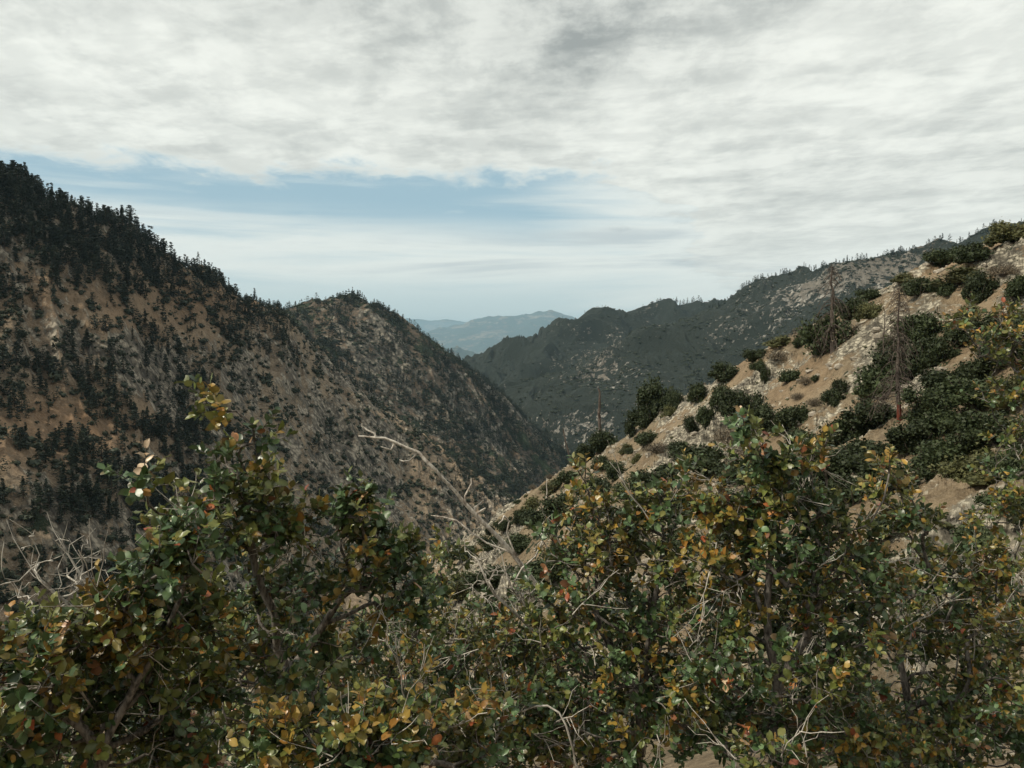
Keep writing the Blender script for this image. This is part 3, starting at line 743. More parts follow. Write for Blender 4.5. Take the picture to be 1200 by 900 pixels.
# hand-read shrubs: (px of centre, py of base, width px, height px, tone)
D, O_, G_ = 'dark green', 'olive green', 'grey-brown dry'
hand = [(1105, 312, 34, 20, D), (1140, 306, 40, 24, D), (1185, 282, 44, 26, O_), (1130, 330, 60, 20, O_), (1078, 344, 30, 20, D), (1097, 342, 13, 15, D), (1111, 345, 15, 16, D),
        (1147, 352, 34, 34, D), (1176, 322, 36, 20, G_), (1195, 345, 30, 26, D), (1060, 330, 26, 12, O_), (1015, 350, 22, 14, D), (1000, 372, 34, 26, D), (1020, 372, 26, 20, O_),
        (985, 400, 50, 36, G_), (968, 412, 44, 50, D), (950, 395, 40, 22, G_), (1135, 375, 36, 22, O_), (1075, 400, 48, 36, D), (1055, 440, 56, 44, D), (1090, 430, 44, 40, D), (1035, 460, 50, 40, D),
        (885, 415, 26, 14, D), (915, 396, 30, 12, O_), (938, 406, 14, 12, D), (912, 420, 30, 18, G_), (890, 434, 18, 12, D), (897, 448, 10, 18, D), (925, 446, 22, 16, D), (945, 450, 20, 14, G_), (957, 446, 10, 8, D),
        (975, 474, 24, 20, D), (985, 458, 16, 18, D), (935, 468, 16, 12, G_), (955, 475, 20, 14, G_), (768, 488, 34, 40, D), (755, 500, 30, 26, D), (790, 478, 22, 22, D), (784, 488, 18, 14, O_),
        (848, 446, 34, 20, D), (835, 436, 20, 16, O_), (817, 470, 26, 22, D), (845, 480, 26, 30, D), (828, 500, 22, 24, D), (808, 505, 18, 22, D), (740, 512, 14, 20, D), (758, 520, 28, 16, D),
        (735, 530, 18, 12, O_), (706, 520, 34, 26, D), (690, 530, 26, 18, D), (680, 545, 22, 14, O_), (770, 530, 30, 18, G_), (795, 535, 30, 20, D), (705, 548, 26, 16, D), (722, 560, 30, 20, D),
        (665, 565, 24, 16, D), (650, 575, 30, 16, O_), (868, 492, 34, 36, D), (890, 505, 36, 30, D), (855, 520, 40, 30, G_), (880, 540, 46, 34, G_), (830, 555, 60, 36, D), (870, 565, 50, 30, D), (920, 505, 38, 30, D),
        (900, 560, 44, 28, D), (780, 570, 50, 30, D), (745, 585, 44, 26, D), (700, 585, 40, 24, D), (660, 600, 40, 26, D), (625, 596, 26, 16, O_), (640, 620, 44, 26, D), (690, 615, 46, 26, D),
        (740, 620, 50, 28, D), (800, 605, 54, 30, D), (850, 605, 50, 30, D), (590, 620, 20, 12, D), (606, 612, 16, 12, D), (575, 640, 30, 18, D), (610, 645, 34, 20, D), (545, 655, 30, 18, D),
        (940, 530, 40, 26, D), (985, 520, 50, 34, D), (1025, 500, 50, 36, D), (1090, 490, 46, 40, D), (1110, 465, 50, 34, D), (1140, 450, 50, 30, D), (1175, 430, 50, 34, D), (1150, 480, 60, 36, D),
        (1190, 470, 50, 40, O_), (1120, 510, 60, 34, D), (1170, 520, 60, 36, D), (1070, 530, 56, 34, D), (1015, 545, 60, 36, D), (970, 560, 56, 34, D), (1100, 550, 56, 36, D), (1150, 560, 60, 36, O_),
        (1050, 575, 56, 34, D), (1000, 590, 60, 36, D), (940, 590, 56, 34, D), (1195, 400, 44, 30, D), (1160, 395, 40, 26, D), (1125, 405, 34, 26, D), (1085, 510, 30, 20, D), (1195, 560, 50, 40, D),
        (870, 640, 60, 36, D), (800, 655, 60, 36, D), (730, 665, 60, 36, D), (670, 660, 50, 30, D), (630, 690, 50, 34, D), (575, 690, 46, 30, D), (540, 700, 44, 30, O_), (505, 700, 40, 26, D),
        (1145, 650, 60, 36, D), (1060, 620, 60, 34, D), (1195, 610, 50, 34, D), (1085, 655, 40, 26, G_)]
for (x_, y_, w_, h_, tone) in hand:
    p = landE.hit(x_, y_, 14, 240)
    if p is None: p = landE.hit(x_, y_+8, 14, 240)
    if p is None: continue
    dd = proj(p)[2]; put_bush(p, w_/1000*dd*1.3, h_/1000*dd*1.3, tone)
def densE(px, py, x, y, n):
    nz = fbm(x/7, y/7, 2.2, 4); t = sstep(nz, .0, .45)
    dn = 2.2*blob(px, py, 1110, 520, 150, 90)+blob(px, py, 760, 600, 180, 70)+1.1*blob(px, py, 820, 500, 160, 70)+.5
    return t*dn*(py < 700)*(1-.8*blob(px, py, 1000, 470, 26, 34))*(1-.8*blob(px, py, 900, 450, 40, 22))*(1-.9*blob(px, py, 850, 495, 50, 24))*(1-.8*blob(px, py, 1110, 385, 40, 30))*(1-.9*blob(px, py, 1100, 610, 30, 24))
q = scatter(landE, 300, densE, rs, -.05)
pxx, pyy, dd = proj(q); ok = (pxx > 480) & (pxx < 1215) & (pyy > 290) & (dd > 25)
for p in q[ok]:
    w = .6+2.6*rs.random()**1.4; put_bush(p, w, w*rs.uniform(.6, .95), str(rs.choice([D, D, D, O_, G_])))
def whereE(px, py):
    if py < 330 and px > 1060: return 'at the ochre top of the slope'
    if px > 1100 and py < 420: return 'on gravel high at the right edge'
    if px > 1010 and py < 470: return 'around the red-trunked dead tree'
    if 930 < px <= 1010 and py < 430: return 'at the foot of the bare spire'
    if px > 1080: return 'in the thicket below the right rocks'
    if 930 < px and py >= 500: return 'in the thicket left of the red trunk'
    if 930 < px: return 'beside the pale gravel chute'
    if px > 860 and py < 470: return 'on the shoulder left of the spire'
    if px > 800 and py < 530: return 'by the pale mid-slope outcrop'
    if px > 730 and py < 545: return 'on the skyline left of mid slope'
    if px > 660 and py < 560: return 'round the foot of the broken snag'
    if px > 730: return 'low on the slope behind the oaks'
    if px > 600: return 'on the bare nose of the near slope'
    return 'in the gully behind the dead limb'
import collections
zones = collections.defaultdict(list)
for i, (p, w, h, tone) in enumerate(BUSH):
    a, b, dd = proj(p); s = w/dd*1000
    zones[(tone, 'large' if s > 48 else ('mid-sized' if s > 26 else 'small'), whereE(a, b))].append((float(a), i))
words = 'first second third fourth fifth sixth seventh eighth ninth tenth eleventh twelfth'.split()
labels = {}
for (tone, s, wh), L in zones.items():
    L.sort()
    for k, (_, i) in enumerate(L):
        noun = 'brush' if 'dry' in tone else 'shrub'
        if len(L) == 1: labels[i] = f"{s} {tone} {noun} {wh}"
        elif k < 12: labels[i] = f"{s} {tone} {noun} {wh}, {words[k]} from left"
        else: labels[i] = f"{s} {tone} {noun} {wh}, further right"
for i, (p, w, h, tone) in enumerate(BUSH):
    cm, wm = bush_t[tone][int(rs.integers(0, len(bush_t[tone])))]
    ro = empty('dry_brush' if 'dry' in tone else 'shrub', (float(p[0]), float(p[1]), float(p[2])-.05*h)); ro.scale = (w, w*float(rs.uniform(.8, 1.1)), h*1.2)
    ro.rotation_euler = (0, 0, float(rs.uniform(0, 6.28)))
    tag(ro, labels[i], 'dry brush' if 'dry' in tone else 'shrub', 'shrubs on the near right slope')
    link('stem', wm, ro); link('crown', cm, ro)
# low ground brush and stones of the near slope
n = 3000
q = scatter(landE, n, lambda px, py, x, y, nn: .15+sstep(fbm(x/5, y/5, 7.7, 3), .05, .5), rs, -.05)
w = rs.uniform(.15, .7, n); merge('low_brush', bush_lod, q, w*.6, w, M['shrub_olive'], 'low tufts of dry brush on the gravel of the near slope', 'brush', rs)
M['stone'] = terrain_mat('stones', .3, soil=((.2, .17, .13), (.42, .37, .30)), rock=((.22, .2, .17), (.5, .46, .39)))
stone_t = []
for i in range(5):
    V, F = ICO1; r = np.random.default_rng(700+i); V = V*(1+.5*noise3(V[:, 0]*1.3+i, V[:, 1]*1.3, V[:, 2]*1.3))[:, None]*np.array([.6, .45, .38]); stone_t.append((V, F))
n = 9000
q = scatter(landE, n, lambda px, py, x, y, nn: (.1+sstep(fbm(x/10, y/10, 12.5, 3), -.1, .4))*np.where(np.hypot(x, y) < 20, 1., .8), rs, -.05)
w = .1+rs.uniform(0, 1, n)**4*1.1; merge('loose_stones', stone_t, q, w, w, M['stone'], 'loose pale stones strewn over the near slope', 'stones', rs)
n = 2600; th = rs.uniform(-.75, .75, n); rr = rs.uniform(1.2, 9, n)**1.; X = np.sin(th)*rr; Y = np.cos(th)*rr
w = rs.uniform(.02, .10, n); merge('gravel', stone_t, np.stack([X, Y, landE.H(X, Y)], 1), w, w, M['stone'], 'pale gravel under the foreground oaks', 'gravel', rs)

# dead trees ---------------------------------------------------------
def snag(px, py, top_py, name, label, seed, lean=0., droop=1., nb=40, blen=1.6, redbase=False, rad=.18, start=.15, mat='deadwood', broken=False):
    r = np.random.default_rng(seed); p = None; k = 0
    while p is None: p = landE.hit(px, py+k, 14, 260); k += 4
    dd = proj(p)[2]; H = (py-top_py)/1000*dd
    ro = empty(name, tuple(float(v) for v in p)); tag(ro, label, 'dead tree')
    t = np.linspace(0, 1, 14); wob = np.cumsum(r.normal(0, .010*H, 14)); pth = np.stack([lean*H*t+wob*t+r.normal(0, .008*H, 14)*t, r.normal(0, .012*H, 14)*t, -.4+(H+.4)*t], 1)
    V, F = tube(pth, rad*(1-t)**.8*(1 if not broken else .6)+rad*(.06 if not broken else .45), 8)
    if redbase:
        link('trunk', mesh_np('snag_trunk', V[8*2:], F[:-16] if False else F[F.min(1) >= 16]-16, M[mat]), ro)
        link('trunk_base', mesh_np('snag_base', V[:8*3], F[F.max(1) < 24], M['redbark']), ro)['label'] = 'bright red-brown bare lower trunk'
    else: link('trunk', mesh_np('snag_trunk', V, F, M[mat]), ro)
    A = Acc()
    for i in range(nb):
        tt = start+(1-start)*r.random()**.9*.97; c = np.array([np.interp(tt, t, pth[:, k]) for k in range(3)]); a = r.uniform(0, 6.28)
        L = blen*(1-tt*.75)*r.uniform(.5, 1.2); s = np.linspace(0, 1, 7)
        z = L*(.18*s-droop*.75*s**2)+r.normal(0, .02, 7)*L
        q_ = c+np.stack([np.cos(a)*L*(s-.2*s**2*droop), np.sin(a)*L*(s-.2*s**2*droop), z], 1)
        V, F = tube(q_, np.linspace(rad*.20*(1-tt*.5), .012, 7), 4); A.add(V, F)
        for j in range(5):
            k = r.integers(2, 6); b = r.uniform(0, 6.28); l2 = L*.35*r.uniform(.4, 1)
            w_ = q_[k]+np.outer(np.linspace(0, 1, 4), [math.cos(b)*l2, math.sin(b)*l2, -.55*droop*l2]); V, F = tube(w_, np.linspace(.016, .006, 4), 3); A.add(V, F)
    link('branch', A.mesh('snag_branches', M[mat]), ro)['kind'] = 'stuff'
    return ro
snag(976, 412, 308, 'dead_tree', 'bare dead spire with drooping lower limbs standing on the near slope skyline', 1, -.05, 1.3, 90, 4.8, rad=.36, start=.05)
snag(1054, 494, 330, 'dead_tree', 'dead conifer with drooping grey branches and bright red lower trunk on right slope', 2, -.04, 1.25, 170, 3.6, True, rad=.22, start=.15)
snag(1036, 460, 345, 'dead_tree', 'thin bare pole of a dead tree just left of the red-trunked one', 5, -.02, .6, 14, .8, rad=.11)
snag(704, 520, 447, 'dead_tree', 'short broken brown snag on the skyline above the canyon', 3, -.02, .8, 12, .9, rad=.40, start=.35, broken=True)
snag(671, 520+28, 503, 'dead_tree', 'leaning stub of dead wood left of the broken snag', 4, -.25, .4, 4, .5, rad=.22, broken=True)
snag(639, 610, 560, 'dead_tree', 'pale upright dead stick among low shrubs of the near slope', 6, 0., .3, 5, .4, rad=.13, mat='deadlimb', broken=True)
# ------------------------------------------------------------------ foreground oaks
LEAF_N = dict(v=[(0, 0, 0)], f=[])
def leaf_template(near):
    if near: xs = [.13, .38, .68, .90]; ws = [.15, .29, .27, .13]
    else: xs = [.30, .72]; ws = [.27, .24]
    V = [(0, 0, 0)]; 
    for x, w in zip(xs, ws): V += [(x, 0, -.10*(x-.3)**2-.01), (x, w, .055-.12*(x-.3)**2), (x, -w, .055-.12*(x-.3)**2)]
    V.append((1, 0, -.07)); F = [(0, 3, 1), (0, 1, 2)]; k = len(xs)
    for i in range(k-1):
        a = 1+3*i; b = a+3
        F += [(a, a+2, b+2), (a, b+2, b), (a, b, b+1), (a, b+1, a+1)]
    a = 1+3*(k-1); t = 1+3*k
    F += [(a, a+2, t), (a, t, a+1)]
    rib = np.array([1.]+[1.22, .96, .96]*k+[.9])
    return np.array(V, float), np.array(F), rib
LT = {True: leaf_template(True), False: leaf_template(False)}
PAL = {'green': [(.032, .060, .020), (.044, .078, .028), (.064, .104, .040), (.096, .146, .066), (.040, .064, .018)],
       'olive': [(.098, .114, .026), (.128, .140, .034), (.080, .094, .022), (.155, .154, .042)],
       'gold': [(.22, .145, .028), (.27, .165, .030), (.17, .125, .026), (.25, .125, .028), (.15, .12, .025)],
       'rust': [(.30, .10, .035), (.22, .06, .025), (.36, .17, .07)],
       'pale': [(.48, .36, .24), (.42, .27, .14)]}
def unit(v): return v/max(np.linalg.norm(v), 1e-9)
def perp(d, r):
    v = np.cross(d, r.normal(size=3)); return unit(v)

class Plant:
    def __init__(s, r): s.p = []; s.par = []; s.len = []; s.r = r
    def node(s, p, par):
        s.p.append(np.asarray(p, float)); s.par.append(par)
        s.len.append(0 if par < 0 else s.len[par]+np.linalg.norm(s.p[-1]-s.p[par])); return len(s.p)-1
    def path(s, pts, par=-1, step=.05, jit=.004):
        """follow a list of 3D points with a smooth wandering stem"""
        k = par; pts = [np.asarray(q, float) for q in pts]
        if par < 0: k = s.node(pts[0], -1); seq = pts
        else: seq = [s.p[par]]+pts
        for i in range(len(seq)-1):
            p0, p1, p2, p3 = seq[max(i-1, 0)], seq[i], seq[i+1], seq[min(i+2, len(seq)-1)]
            n = max(2, int(np.linalg.norm(p2-p1)/step))
            for t in np.arange(1, n+1)/n:
                q = .5*((2*p1)+(-p0+p2)*t+(2*p0-5*p1+4*p2-p3)*t*t+(-p0+3*p1-3*p2+p3)*t**3)
                k = s.node(q+(s.r.normal(0, jit, 3) if t < 1 else 0), k)
        return k
    def connect(s, tip, kl=.35, step=.045):
        Pn = np.array(s.p); d = np.linalg.norm(Pn-tip, axis=1)
        below = np.clip(Pn[:, 2]-tip[2], 0, None)
        c = d + kl*np.array(s.len)*.5 + below*.9 + (Pn[:, 2] < s.minz)*5
        i = int(np.argmin(c)); a = s.p[i]; L = d[i]
        if L < .015: return i
        pd = unit(a-s.p[s.par[i]]) if s.par[i] >= 0 else np.array([0, 0, 1.])
        ctrl_ = a+pd*L*.30+(tip-a)*.25+s.r.normal(0, .07, 3)*L
        n = max(2, int(L/step)); k = i
        for t in np.arange(1, n+1)/n:
            q = a*(1-t)**2+ctrl_*2*t*(1-t)+tip*t*t
            k = s.node(q+(s.r.normal(0, .0035, 3) if t < 1 else 0), k)
        return k
    def radii(s, r0, ex=.42, cap=.05, base=None):
        n = len(s.p); cnt = np.zeros(n); 
        ch = np.zeros(n, int)
        for i in range(n):
            if s.par[i] >= 0: ch[s.par[i]] += 1
        cnt[ch == 0] = 1
        for i in range(n-1, 0, -1): cnt[s.par[i]] += cnt[i]
        s.cnt = cnt; return np.minimum(r0*cnt**ex, cap)
    def tubes(s, rad, A, k_thick=8):
        n = len(s.p); kids = [[] for _ in range(n)]
        for i in range(n):
            if s.par[i] >= 0: kids[s.par[i]].append(i)
        starts = [0]
        while starts:
            st = starts.pop(); chain = [st] if s.par[st] < 0 else [s.par[st], st]; c = st
            while kids[c]:
                ks = sorted(kids[c], key=lambda j: -s.cnt[j]); starts += ks[1:]; c = ks[0]; chain.append(c)
            if len(chain) < 2: continue
            rr = rad[chain].copy()
            if s.par[st] >= 0: rr[0] = min(rr[0], rr[1]*1.25)
            rr[-1] *= .6
            k = k_thick if rr.max() > .006 else (5 if rr.max() > .002 else 4)
            V, F = tube(np.array([s.p[j] for j in chain]), rr, k); A.add(V, F)

def leaf_mesh(name, pos, dirs, nor, size, colr, near, r, mat):
    T, F, rib = LT[near]; n = len(pos)
    X = dirs; Y = np.cross(nor, X); Y /= np.maximum(np.linalg.norm(Y, axis=1), 1e-6)[:, None]; Z = np.cross(X, Y)
    wd = r.uniform(.85, 1.25, n); cup = r.uniform(-.6, 2.4, n); bend = r.uniform(-.10, .22, n)
    t = T[None]; lx = np.broadcast_to(t[..., 0], (n, len(T))); ly = t[..., 1]*wd[:, None]; lz = t[..., 2]*cup[:, None]-bend[:, None]*t[..., 0]**2
    W = pos[:, None]+size[:, None, None]*(lx[..., None]*X[:, None]+ly[..., None]*Y[:, None]+lz[..., None]*Z[:, None])
    C = colr[:, None]*rib[None, :, None]
    dmg = (r.random(n) < .16)[:, None]*(T[None, :, 0] > r.uniform(.45, 1.0, n)[:, None])
    C = np.where(dmg[..., None], C*.35+np.array([.16, .085, .035])*.65, C)
    W = W+r.normal(0, .035, W.shape)*size[:, None, None]*(T[None, :, 0:1] > 0)
    return mesh_np(name, W.reshape(-1, 3), (F[None]+(np.arange(n)*len(T))[:, None, None]).reshape(-1, 3), mat, C.reshape(-1, 3), smooth=True)

def oak(label, seed, base, via, lobes, near=True, dens=1., gold=.3, size=(.017, .029), r0=.0010, bare=.13, name='oak_shrub', cat='oak shrub', group='oak shrubs in front', cap=.0125, olive=.32, extra_trunks=()):
    r = np.random.default_rng(seed); pl = Plant(r)
    bx, bd = (base[0]-600)/1000*base[1], base[1]
    g = np.array([bx, bd, float(landE.H(bx, bd))-.06])
    root = empty(name, tuple(float(v) for v in g)); tag(root, label, cat, group)
    o = g.copy()
    pts = [g]+[P(*v) for v in via]; end = pl.path(pts)
    pl.minz = min(P(*via[0])[2], 99) if len(via) else g[2]+.3
    for tr in extra_trunks:
        k = int(np.argmin(np.linalg.norm(np.array(pl.p)-P(*tr[0]), axis=1))); pl.path([P(*v) for v in tr[1:]], k)
    tips = []
    for L in lobes:
        cx, cy, rx, ry, d = L[:5]; n = int(dens*math.pi*rx*ry/265*(L[5] if len(L) > 5 else 1))+2
        gl = (L[6] if len(L) > 6 else gold)*.9+.04
        u = r.normal(size=(n, 3)); u /= np.linalg.norm(u, axis=1)[:, None]; u *= (r.random((n, 1))**(1/2.4))
        for q in u:
            tips.append((P(cx+rx*q[0], cy+ry*q[1], d+q[2]*max(rx, 30)/1000*d*1.1), np.clip(gl-.18*q[1]*1., 0, 1), 0. if rx < 27 else 1.))
    tips.sort(key=lambda t: np.linalg.norm(t[0]-pl.p[end]))
    lp, ld, ln, ls, lc = [], [], [], [], []; dead = Plant(r)
    DeadA = Acc()
    for tip, gl, hb in tips:
        k = pl.connect(tip)
        if r.random() < bare*hb:
            # a bare bleached twig
            a = tip; dv = unit(r.normal(size=3)+[0, 0, .6]); L = r.uniform(.06, .18)
            for j in range(int(r.integers(2, 5))):
                st = a+dv*L*r.uniform(0, .6); dd = unit(dv+r.normal(0, .5, 3)); l2 = L*r.uniform(.4, .9)
                pth = st+np.outer(np.linspace(0, 1, 5), dd*l2)+r.normal(0, .003, (5, 3)); pth[0] = st
                V, F = tube(pth, np.linspace(.0012, .0005, 5), 4); DeadA.add(V, F)
            V, F = tube(a+np.outer(np.linspace(-.1, 1, 6), dv*L)+r.normal(0, .0025, (6, 3)), np.linspace(.0016, .0008, 6), 4); DeadA.add(V, F)
            continue
        pd = unit(pl.p[k]-pl.p[pl.par[k]]) if pl.par[k] >= 0 else np.array([0, 0, 1.])
        gl = gl*1.85*float(sstep(noise3(*(tip*5.5)), -.25, .35)); u = r.random(); fam = 'gold' if u < gl else ('olive' if u < gl+olive else 'green')
        for j in range(int(r.integers(2, 5))):
            sd = unit(pd*.7+r.normal(0, .55, 3)+np.array([0, 0, .45])); L = r.uniform(.03, .085); k0 = k
            q0 = pl.p[k]; k1 = pl.node(q0+sd*L*.5+r.normal(0, .002, 3), k0); k2 = pl.node(q0+sd*L, k1)
            nl = int(r.integers(6, 11)); ph = r.uniform(0, 6.28); e1 = perp(sd, r); e2 = np.cross(sd, e1)
            dry = r.random() < .015
            for m_ in range(nl):
                tt = (m_+.5)/nl; a = ph+m_*2.4; op = R(28+50*(1-tt)+r.normal(0, 12))
                rad_ = e1*math.cos(a)+e2*math.sin(a); dv = unit(sd*math.cos(op)+rad_*math.sin(op)+r.normal(0, .12, 3))
                nn = unit(sd*math.sin(op)-rad_*math.cos(op)*.8+np.array([0, 0, .55])+r.normal(0, .3, 3))
                f = fam
                v = r.random()
                if dry: f = 'pale' if v < .4 else 'rust'
                elif v < .012: f = 'rust'
                elif fam == 'gold': f = 'gold' if (tt > .35 and v < .75) else ('olive' if v < .9 else 'green')
                elif fam == 'olive': f = 'olive' if v < .7 else ('green' if v < .9 else 'gold')
                else: f = 'green' if v < .93 else ('olive' if v < .985 else 'gold')
                c = np.array(PAL[f][int(r.integers(len(PAL[f])))])*r.uniform(.8, 1.5)
                sz = r.uniform(*size)*(1-.35*abs(tt-.35))
                lp.append(q0+sd*L*(.25+.8*tt)); ld.append(dv); ln.append(nn); ls.append(sz); lc.append(c)
    rad = pl.radii(r0, cap=cap)
    A = Acc(); pl.tubes(rad, A)
    for i in range(len(A.V)): A.V[i] = A.V[i]-o
    link('branches', A.mesh('oak_branches', M['bark'], True), root)
    if lp:
        me = leaf_mesh('oak_leaves', np.array(lp)-o, np.array(ld), np.array(ln), np.array(ls), np.array(lc), near, r, M['leaf'])
        link('foliage', me, root)
    if DeadA.n:
        for i in range(len(DeadA.V)): DeadA.V[i] = DeadA.V[i]-o
        dt = link('dead_twigs', DeadA.mesh('dead_twigs', M['deadtwig'], True), root); dt['kind'] = 'stuff'
    global NLEAF; NLEAF += len(lp)
    return root
NLEAF = 0

# lobes: px, py, rx, ry, depth, density factor, share of gold shoots
oak('oak shrub at left centre with a dark forked trunk and bleached inner twigs', 31, (350, 2.0), [(358, 1000, 2.0), (345, 860, 2.0), (335, 800, 2.0), (325, 762, 2.0)],
    [(262, 596, 38, 32, 1.8, .75, .3), (256, 545, 12, 16, 1.75, .45, .3), (250, 478, 5, 18, 1.72, .4, .3), (312, 580, 30, 28, 1.85, .8, .3), (300, 620, 62, 50, 1.9, .9, .25), (345, 615, 34, 36, 1.9, .8, .3),
     (400, 615, 34, 30, 2.0, 1., .5), (430, 600, 24, 22, 2.0, 1., .55), (450, 635, 34, 30, 2.05, 1, .5), (395, 670, 50, 40, 2.0, .8, .35), (465, 690, 50, 46, 2.1, 1, .4), (330, 690, 70, 50, 2.05, .7, .15), (300, 760, 60, 50, 2.2, .8, .15), (350, 790, 60, 50, 2.4, .8, .2),
     (240, 640, 44, 34, 1.8, .7, .15), (160, 566, 22, 8, 1.6, .7, .3), (395, 760, 60, 50, 2.2, .7, .15), (428, 590, 5, 14, 2.0, .5, .5), (300, 520, 5, 16, 1.8, .5, .4), (365, 820, 50, 36, 1.85, .8, .2), (290, 800, 40, 36, 1.85, .7, .2), (340, 740, 30, 30, 1.85, .5, .2), (300, 850, 70, 60, 2.2, .9, .15)], dens=.78, size=(.020, .032),
    extra_trunks=[[(325, 762, 2.0), (322, 720, 1.95), (300, 670, 1.92), (290, 620, 1.9), (268, 560, 1.82)], [(335, 800, 2.0), (360, 760, 2.05), (400, 700, 2.05), (440, 640, 2.05)],
                  [(340, 840, 2.0), (400, 818, 2.0), (440, 800, 2.0)], [(330, 790, 2.0), (290, 765, 1.95), (240, 745, 1.9), (215, 730, 1.88)]])
oak('oak shrub low at the left edge under the bare twigs, with a thick dark stem', 32, (90, 1.7), [(120, 980, 1.7), (118, 880, 1.65), (70, 832, 1.6), (25, 800, 1.55)],
    [(205, 668, 34, 26, 1.55, 1, .2), (225, 640, 22, 18, 1.55, .8, .1), (165, 690, 34, 22, 1.6, .9, .2), (215, 720, 50, 40, 1.7, 1, .3), (135, 745, 46, 40, 1.6, 1, .45), (70, 765, 50, 36, 1.6, 1, .3), (20, 800, 46, 44, 1.5, .8, .2),
     (180, 800, 70, 50, 1.75, 1, .2), (90, 850, 70, 50, 1.75, 1, .1), (200, 870, 70, 50, 1.9, 1, .1), (20, 880, 60, 44, 1.6, 1, .05)], dens=1.0, size=(.020, .032),
    extra_trunks=[[(118, 880, 1.65), (150, 820, 1.65), (190, 750, 1.62), (215, 690, 1.58)]])
oak('small bushy oak at bottom centre left with golden new leaves close to the camera', 33, (450, 1.7), [(455, 1010, 1.65), (450, 930, 1.6)],
    [(335, 880, 40, 26, 1.5, 1, .75), (440, 870, 52, 36, 1.5, 1, .6), (480, 850, 40, 40, 1.55, 1, .55), (400, 900, 60, 30, 1.5, 1, .3), (540, 880, 50, 40, 1.7, 1, .2)], dens=1.1)
oak('oak shrub in the middle distance of the thicket, low beneath the long dead limb', 34, (540, 2.5), [(545, 1000, 2.5), (540, 860, 2.5)],
    [(500, 745, 60, 34, 2.6, 1, .5), (560, 735, 46, 26, 2.6, 1, .5), (525, 650, 22, 24, 2.5, .6, .1), (515, 690, 22, 20, 2.5, .4, .2), (480, 800, 70, 50, 2.4, 1, .2), (560, 790, 70, 46, 2.4, 1, .3), (620, 760, 50, 44, 2.5, 1, .2), (560, 860, 80, 50, 2.2, 1, .1), (600, 705, 30, 22, 2.6, .7, .3)], near=False, dens=1.2, size=(.018, .029))
oak('oak shrub at centre right with a slim upright grey stem and dense green leaves', 35, (752, 2.2), [(752, 1000, 2.2), (750, 860, 2.2), (757, 770, 2.2), (762, 700, 2.2)],
    [(688, 572, 4, 12, 2.1, .6, .6), (802, 556, 4, 12, 2.1, .6, .9), (770, 578, 5, 14, 2.15, .6, .4), (690, 600, 26, 20, 2.2, .8, .5), (665, 640, 34, 30, 2.25, 1, .3), (700, 660, 46, 40, 2.2, 1, .4), (735, 620, 40, 30, 2.2, 1, .35), (775, 600, 34, 30, 2.2, 1, .35), (800, 575, 14, 14, 2.15, .9, .8), (760, 670, 60, 44, 2.2, 1, .4), (670, 720, 60, 50, 2.2, 1, .25),
     (750, 750, 70, 50, 2.2, 1, .12), (680, 810, 80, 50, 2.15, 1, .12), (790, 820, 80, 60, 2.2, 1, .08), (700, 880, 80, 50, 2.1, 1, .1), (600, 860, 60, 50, 2.0, 1, .2)], dens=.95,
    extra_trunks=[[(757, 770, 2.2), (772, 680, 2.2), (775, 610, 2.2)], [(752, 840, 2.2), (735, 790, 2.2), (705, 740, 2.2)]])
oak('oak shrub right of centre with tall sprigs against the slope and a pale forked trunk', 36, (905, 2.1), [(905, 1000, 2.1), (908, 880, 2.1), (912, 815, 2.1), (902, 760, 2.1)],
    [(870, 506, 4, 12, 1.95, .6, .5), (1042, 556, 5, 14, 2.1, .6, .5), (960, 515, 5, 14, 2.0, .6, .4), (882, 524, 12, 14, 2.0, .9, .3), (905, 546, 24, 18, 2.0, .85, .35), (940, 546, 28, 18, 2.0, .85, .4), (925, 572, 44, 24, 2.05, .9, .4), (970, 545, 20, 14, 2.05, .8, .5), (870, 600, 50, 36, 2.1, 1, .45), (835, 590, 24, 22, 2.1, 1, .5), (925, 610, 50, 36, 2.1, 1, .35),
     (980, 610, 34, 32, 2.15, .9, .4), (850, 660, 60, 44, 2.1, 1, .4), (930, 670, 70, 46, 2.1, 1, .35), (1000, 680, 60, 50, 2.15, 1, .45), (880, 740, 70, 50, 2.15, 1, .15), (980, 760, 80, 50, 2.2, .9, .12), (860, 840, 70, 60, 2.2, .8, .06), (960, 860, 80, 60, 2.2, .9, .08), (850, 790, 50, 40, 2.0, .8, .1), (960, 810, 50, 40, 2.0, .8, .1), (900, 900, 60, 30, 1.9, .8, .2)], dens=1.0,
    extra_trunks=[[(912, 815, 2.1), (930, 770, 2.1), (950, 720, 2.1), (955, 660, 2.1)], [(902, 760, 2.1), (900, 690, 2.1), (912, 610, 2.05), (915, 560, 2.02)]])
oak('oak shrub with olive and gold tips between the pale gully and the right edge', 37, (1060, 2.4), [(1060, 1000, 2.4), (1062, 860, 2.4), (1058, 760, 2.4)],
    [(1045, 580, 26, 26, 2.3, 1, .5), (1060, 620, 30, 30, 2.3, 1, .4), (1080, 680, 50, 34, 2.4, 1, .45), (1130, 690, 50, 30, 2.4, 1, .35), (1170, 660, 40, 30, 2.4, 1, .35), (1070, 750, 60, 44, 2.4, 1, .3), (1150, 760, 70, 50, 2.4, 1, .35),
     (1060, 840, 80, 60, 2.4, .8, .1), (1160, 850, 80, 60, 2.3, 1, .2), (1060, 900, 80, 40, 2.2, .9, .2)], near=False, dens=1.1)
